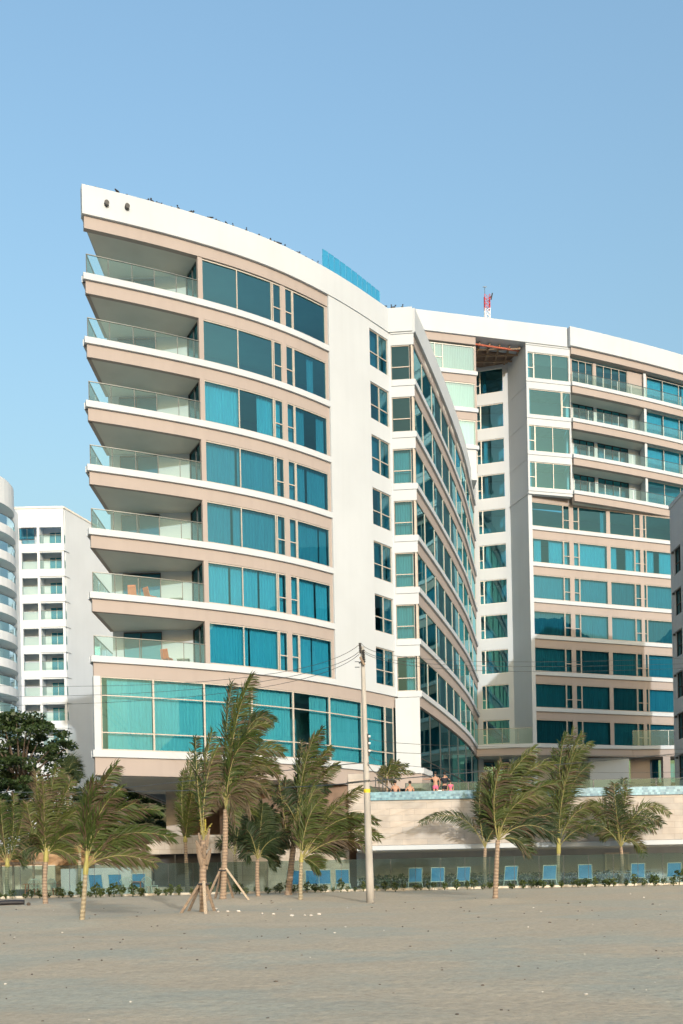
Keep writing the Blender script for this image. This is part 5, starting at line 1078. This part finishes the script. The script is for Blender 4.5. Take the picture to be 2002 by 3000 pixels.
# wooded headland across the bay behind the viewer (seen in the window reflections)
m = MB(); n = 64; vs = []
for j in range(5):
    for i in range(n + 1):
        a = math.radians(-78 + 156 * i / n); d = 900 + 120 * j; hh = (62 + 26 * math.sin(i * .31) + 9 * math.sin(i * .83 + 1) + 5 * math.sin(i * 2.1)) * .45 + (88 + 10 * math.sin(i * 1.3)) * (0.30 + 3.0 / (1 + math.exp(-(i - 49.5) / 1.6))) * (0, .62, 1, .7, 0)[j]
        vs.append((math.sin(a) * d, -math.cos(a) * d, -2 + hh))
m.mesh(vs, [(j * (n + 1) + i, j * (n + 1) + i + 1, (j + 1) * (n + 1) + i + 1, (j + 1) * (n + 1) + i) for j in range(4) for i in range(n)])
struct(m.build('hills', mat('hill_woods', (.05, .065, .045), .95, .2, .02), smooth=True))
# pebbles, shells and small litter
rr = random.Random(77)
for nm, mm, lab, n in (('shell_fragments', 'stonebit', 'scattered pale shell fragments and stones on the sand', 30), ('pebbles', 'darkbit', 'scattered dark pebbles and bits of husk on the sand', 110)):
    m = MB()
    for i in range(n):
        y = 11 + 28 * rr.random() ** 1.1; x = rr.uniform(-.36, .36) * y; s = rr.uniform(.006, .017) * (.7 + y / 26)
        m.sphere((x, y, ground(x, y) + s * .3), (s * rr.uniform(.8, 1.8), s * rr.uniform(.8, 1.5), s * .6), 6, 4)
    o = m.build(nm, M[mm]); struct(o, 'stuff'); o['label'] = lab
for i, u in enumerate((646, 671, 700, 773, 805, 860, 896, 914, 936)):
    p = P(u, 2696, 30.5); m = MB(); s = .028 + .012 * (i % 3); m.sphere((0, 0, 0), (s * 1.3, s, s * .7), 8, 6)
    o = m.build('sand_stone', M['stonebit']); o.location = (p.x, 30.0 + rr.uniform(-.6, .6), 0); o.location.z = ground(p.x, o.location.y) + .02; tag(o, 'pale stone lying in the row on the sand right of the stump palm', 'stone', 'row of pale stones on the sand')
D = 40.5; p = P(0, 2645, D); m = MB(); x1 = P(70, 2640, D).x
m.tube([(p.x - 3, D - .4, ground(p.x - 3, D) + .08), (p.x, D - .1, ground(p.x, D) + .10), (x1 - .4, D, ground(x1, D) + .11), (x1, D + .05, ground(x1, D) + .10)], .105, 12); o = m.build('black_pipe', M['pipe']); tag(o, 'length of black plastic pipe lying on the sand at the left edge', 'pipe')
D = 37; x = P(84, 2652, D).x; m = MB(); m.sphere((x, D, ground(x, D) + .05), (.08, .07, .07), 10, 7); o = m.build('coconut_husk', M['darkbit']); tag(o, 'dark coconut husk on the sand beside the black pipe', 'husk')

# ================================================================ light, sky, camera
SUN_AZ, SUN_EL = 17.0, 15.0                  # degrees right of straight behind the camera, and above the horizon
az = math.radians(SUN_AZ); el = math.radians(SUN_EL)
sd = Vector((math.sin(az) * math.cos(el), -math.cos(az) * math.cos(el), math.sin(el)))
sl = bpy.data.lights.new('sun', 'SUN'); sl.energy = 2.0; sl.angle = math.radians(.5); sl.color = (.515, .515, .505)
so = bpy.data.objects.new('sun', sl); COL.objects.link(so); so.rotation_euler = sd.to_track_quat('Z', 'Y').to_euler(); so.location = sd * 100
w = bpy.data.worlds.new('World'); SC.world = w; w.use_nodes = True; N = w.node_tree.nodes; L = w.node_tree.links
sk = N.new('ShaderNodeTexSky'); sk.sky_type = 'NISHITA'; sk.sun_disc = False; sk.sun_elevation = el; sk.sun_rotation = math.atan2(sd.x, sd.y); sk.altitude = 0; sk.air_density = 2.1; sk.dust_density = 9.0; sk.ozone_density = 4.8
bg = N['Background']; L.new(sk.outputs['Color'], bg.inputs['Color']); bg.inputs['Strength'].default_value = .15
cd = bpy.data.cameras.new('camera'); cam = bpy.data.objects.new('camera', cd); COL.objects.link(cam); SC.camera = cam
cd.sensor_fit = 'HORIZONTAL'; cd.sensor_width = 36; cd.lens = 36 * FPX / 2002; cd.shift_y = (CV - 1500) / 2002; cd.clip_start = .1; cd.clip_end = 6000
cam.matrix_world = Matrix.Translation((0, 0, EYE)) @ Matrix.Rotation(math.pi / 2, 4, 'X') @ Matrix.Rotation(-ROLL, 4, 'Z')
vs_ = SC.view_settings; vs_.view_transform = 'Standard'; vs_.look = 'None'; vs_.exposure = 1.42; vs_.gamma = 1.0; vs_.use_curve_mapping = False
SC.cycles.max_bounces = 10; SC.cycles.transparent_max_bounces = 20; SC.cycles.glossy_bounces = 4; SC.cycles.diffuse_bounces = 4
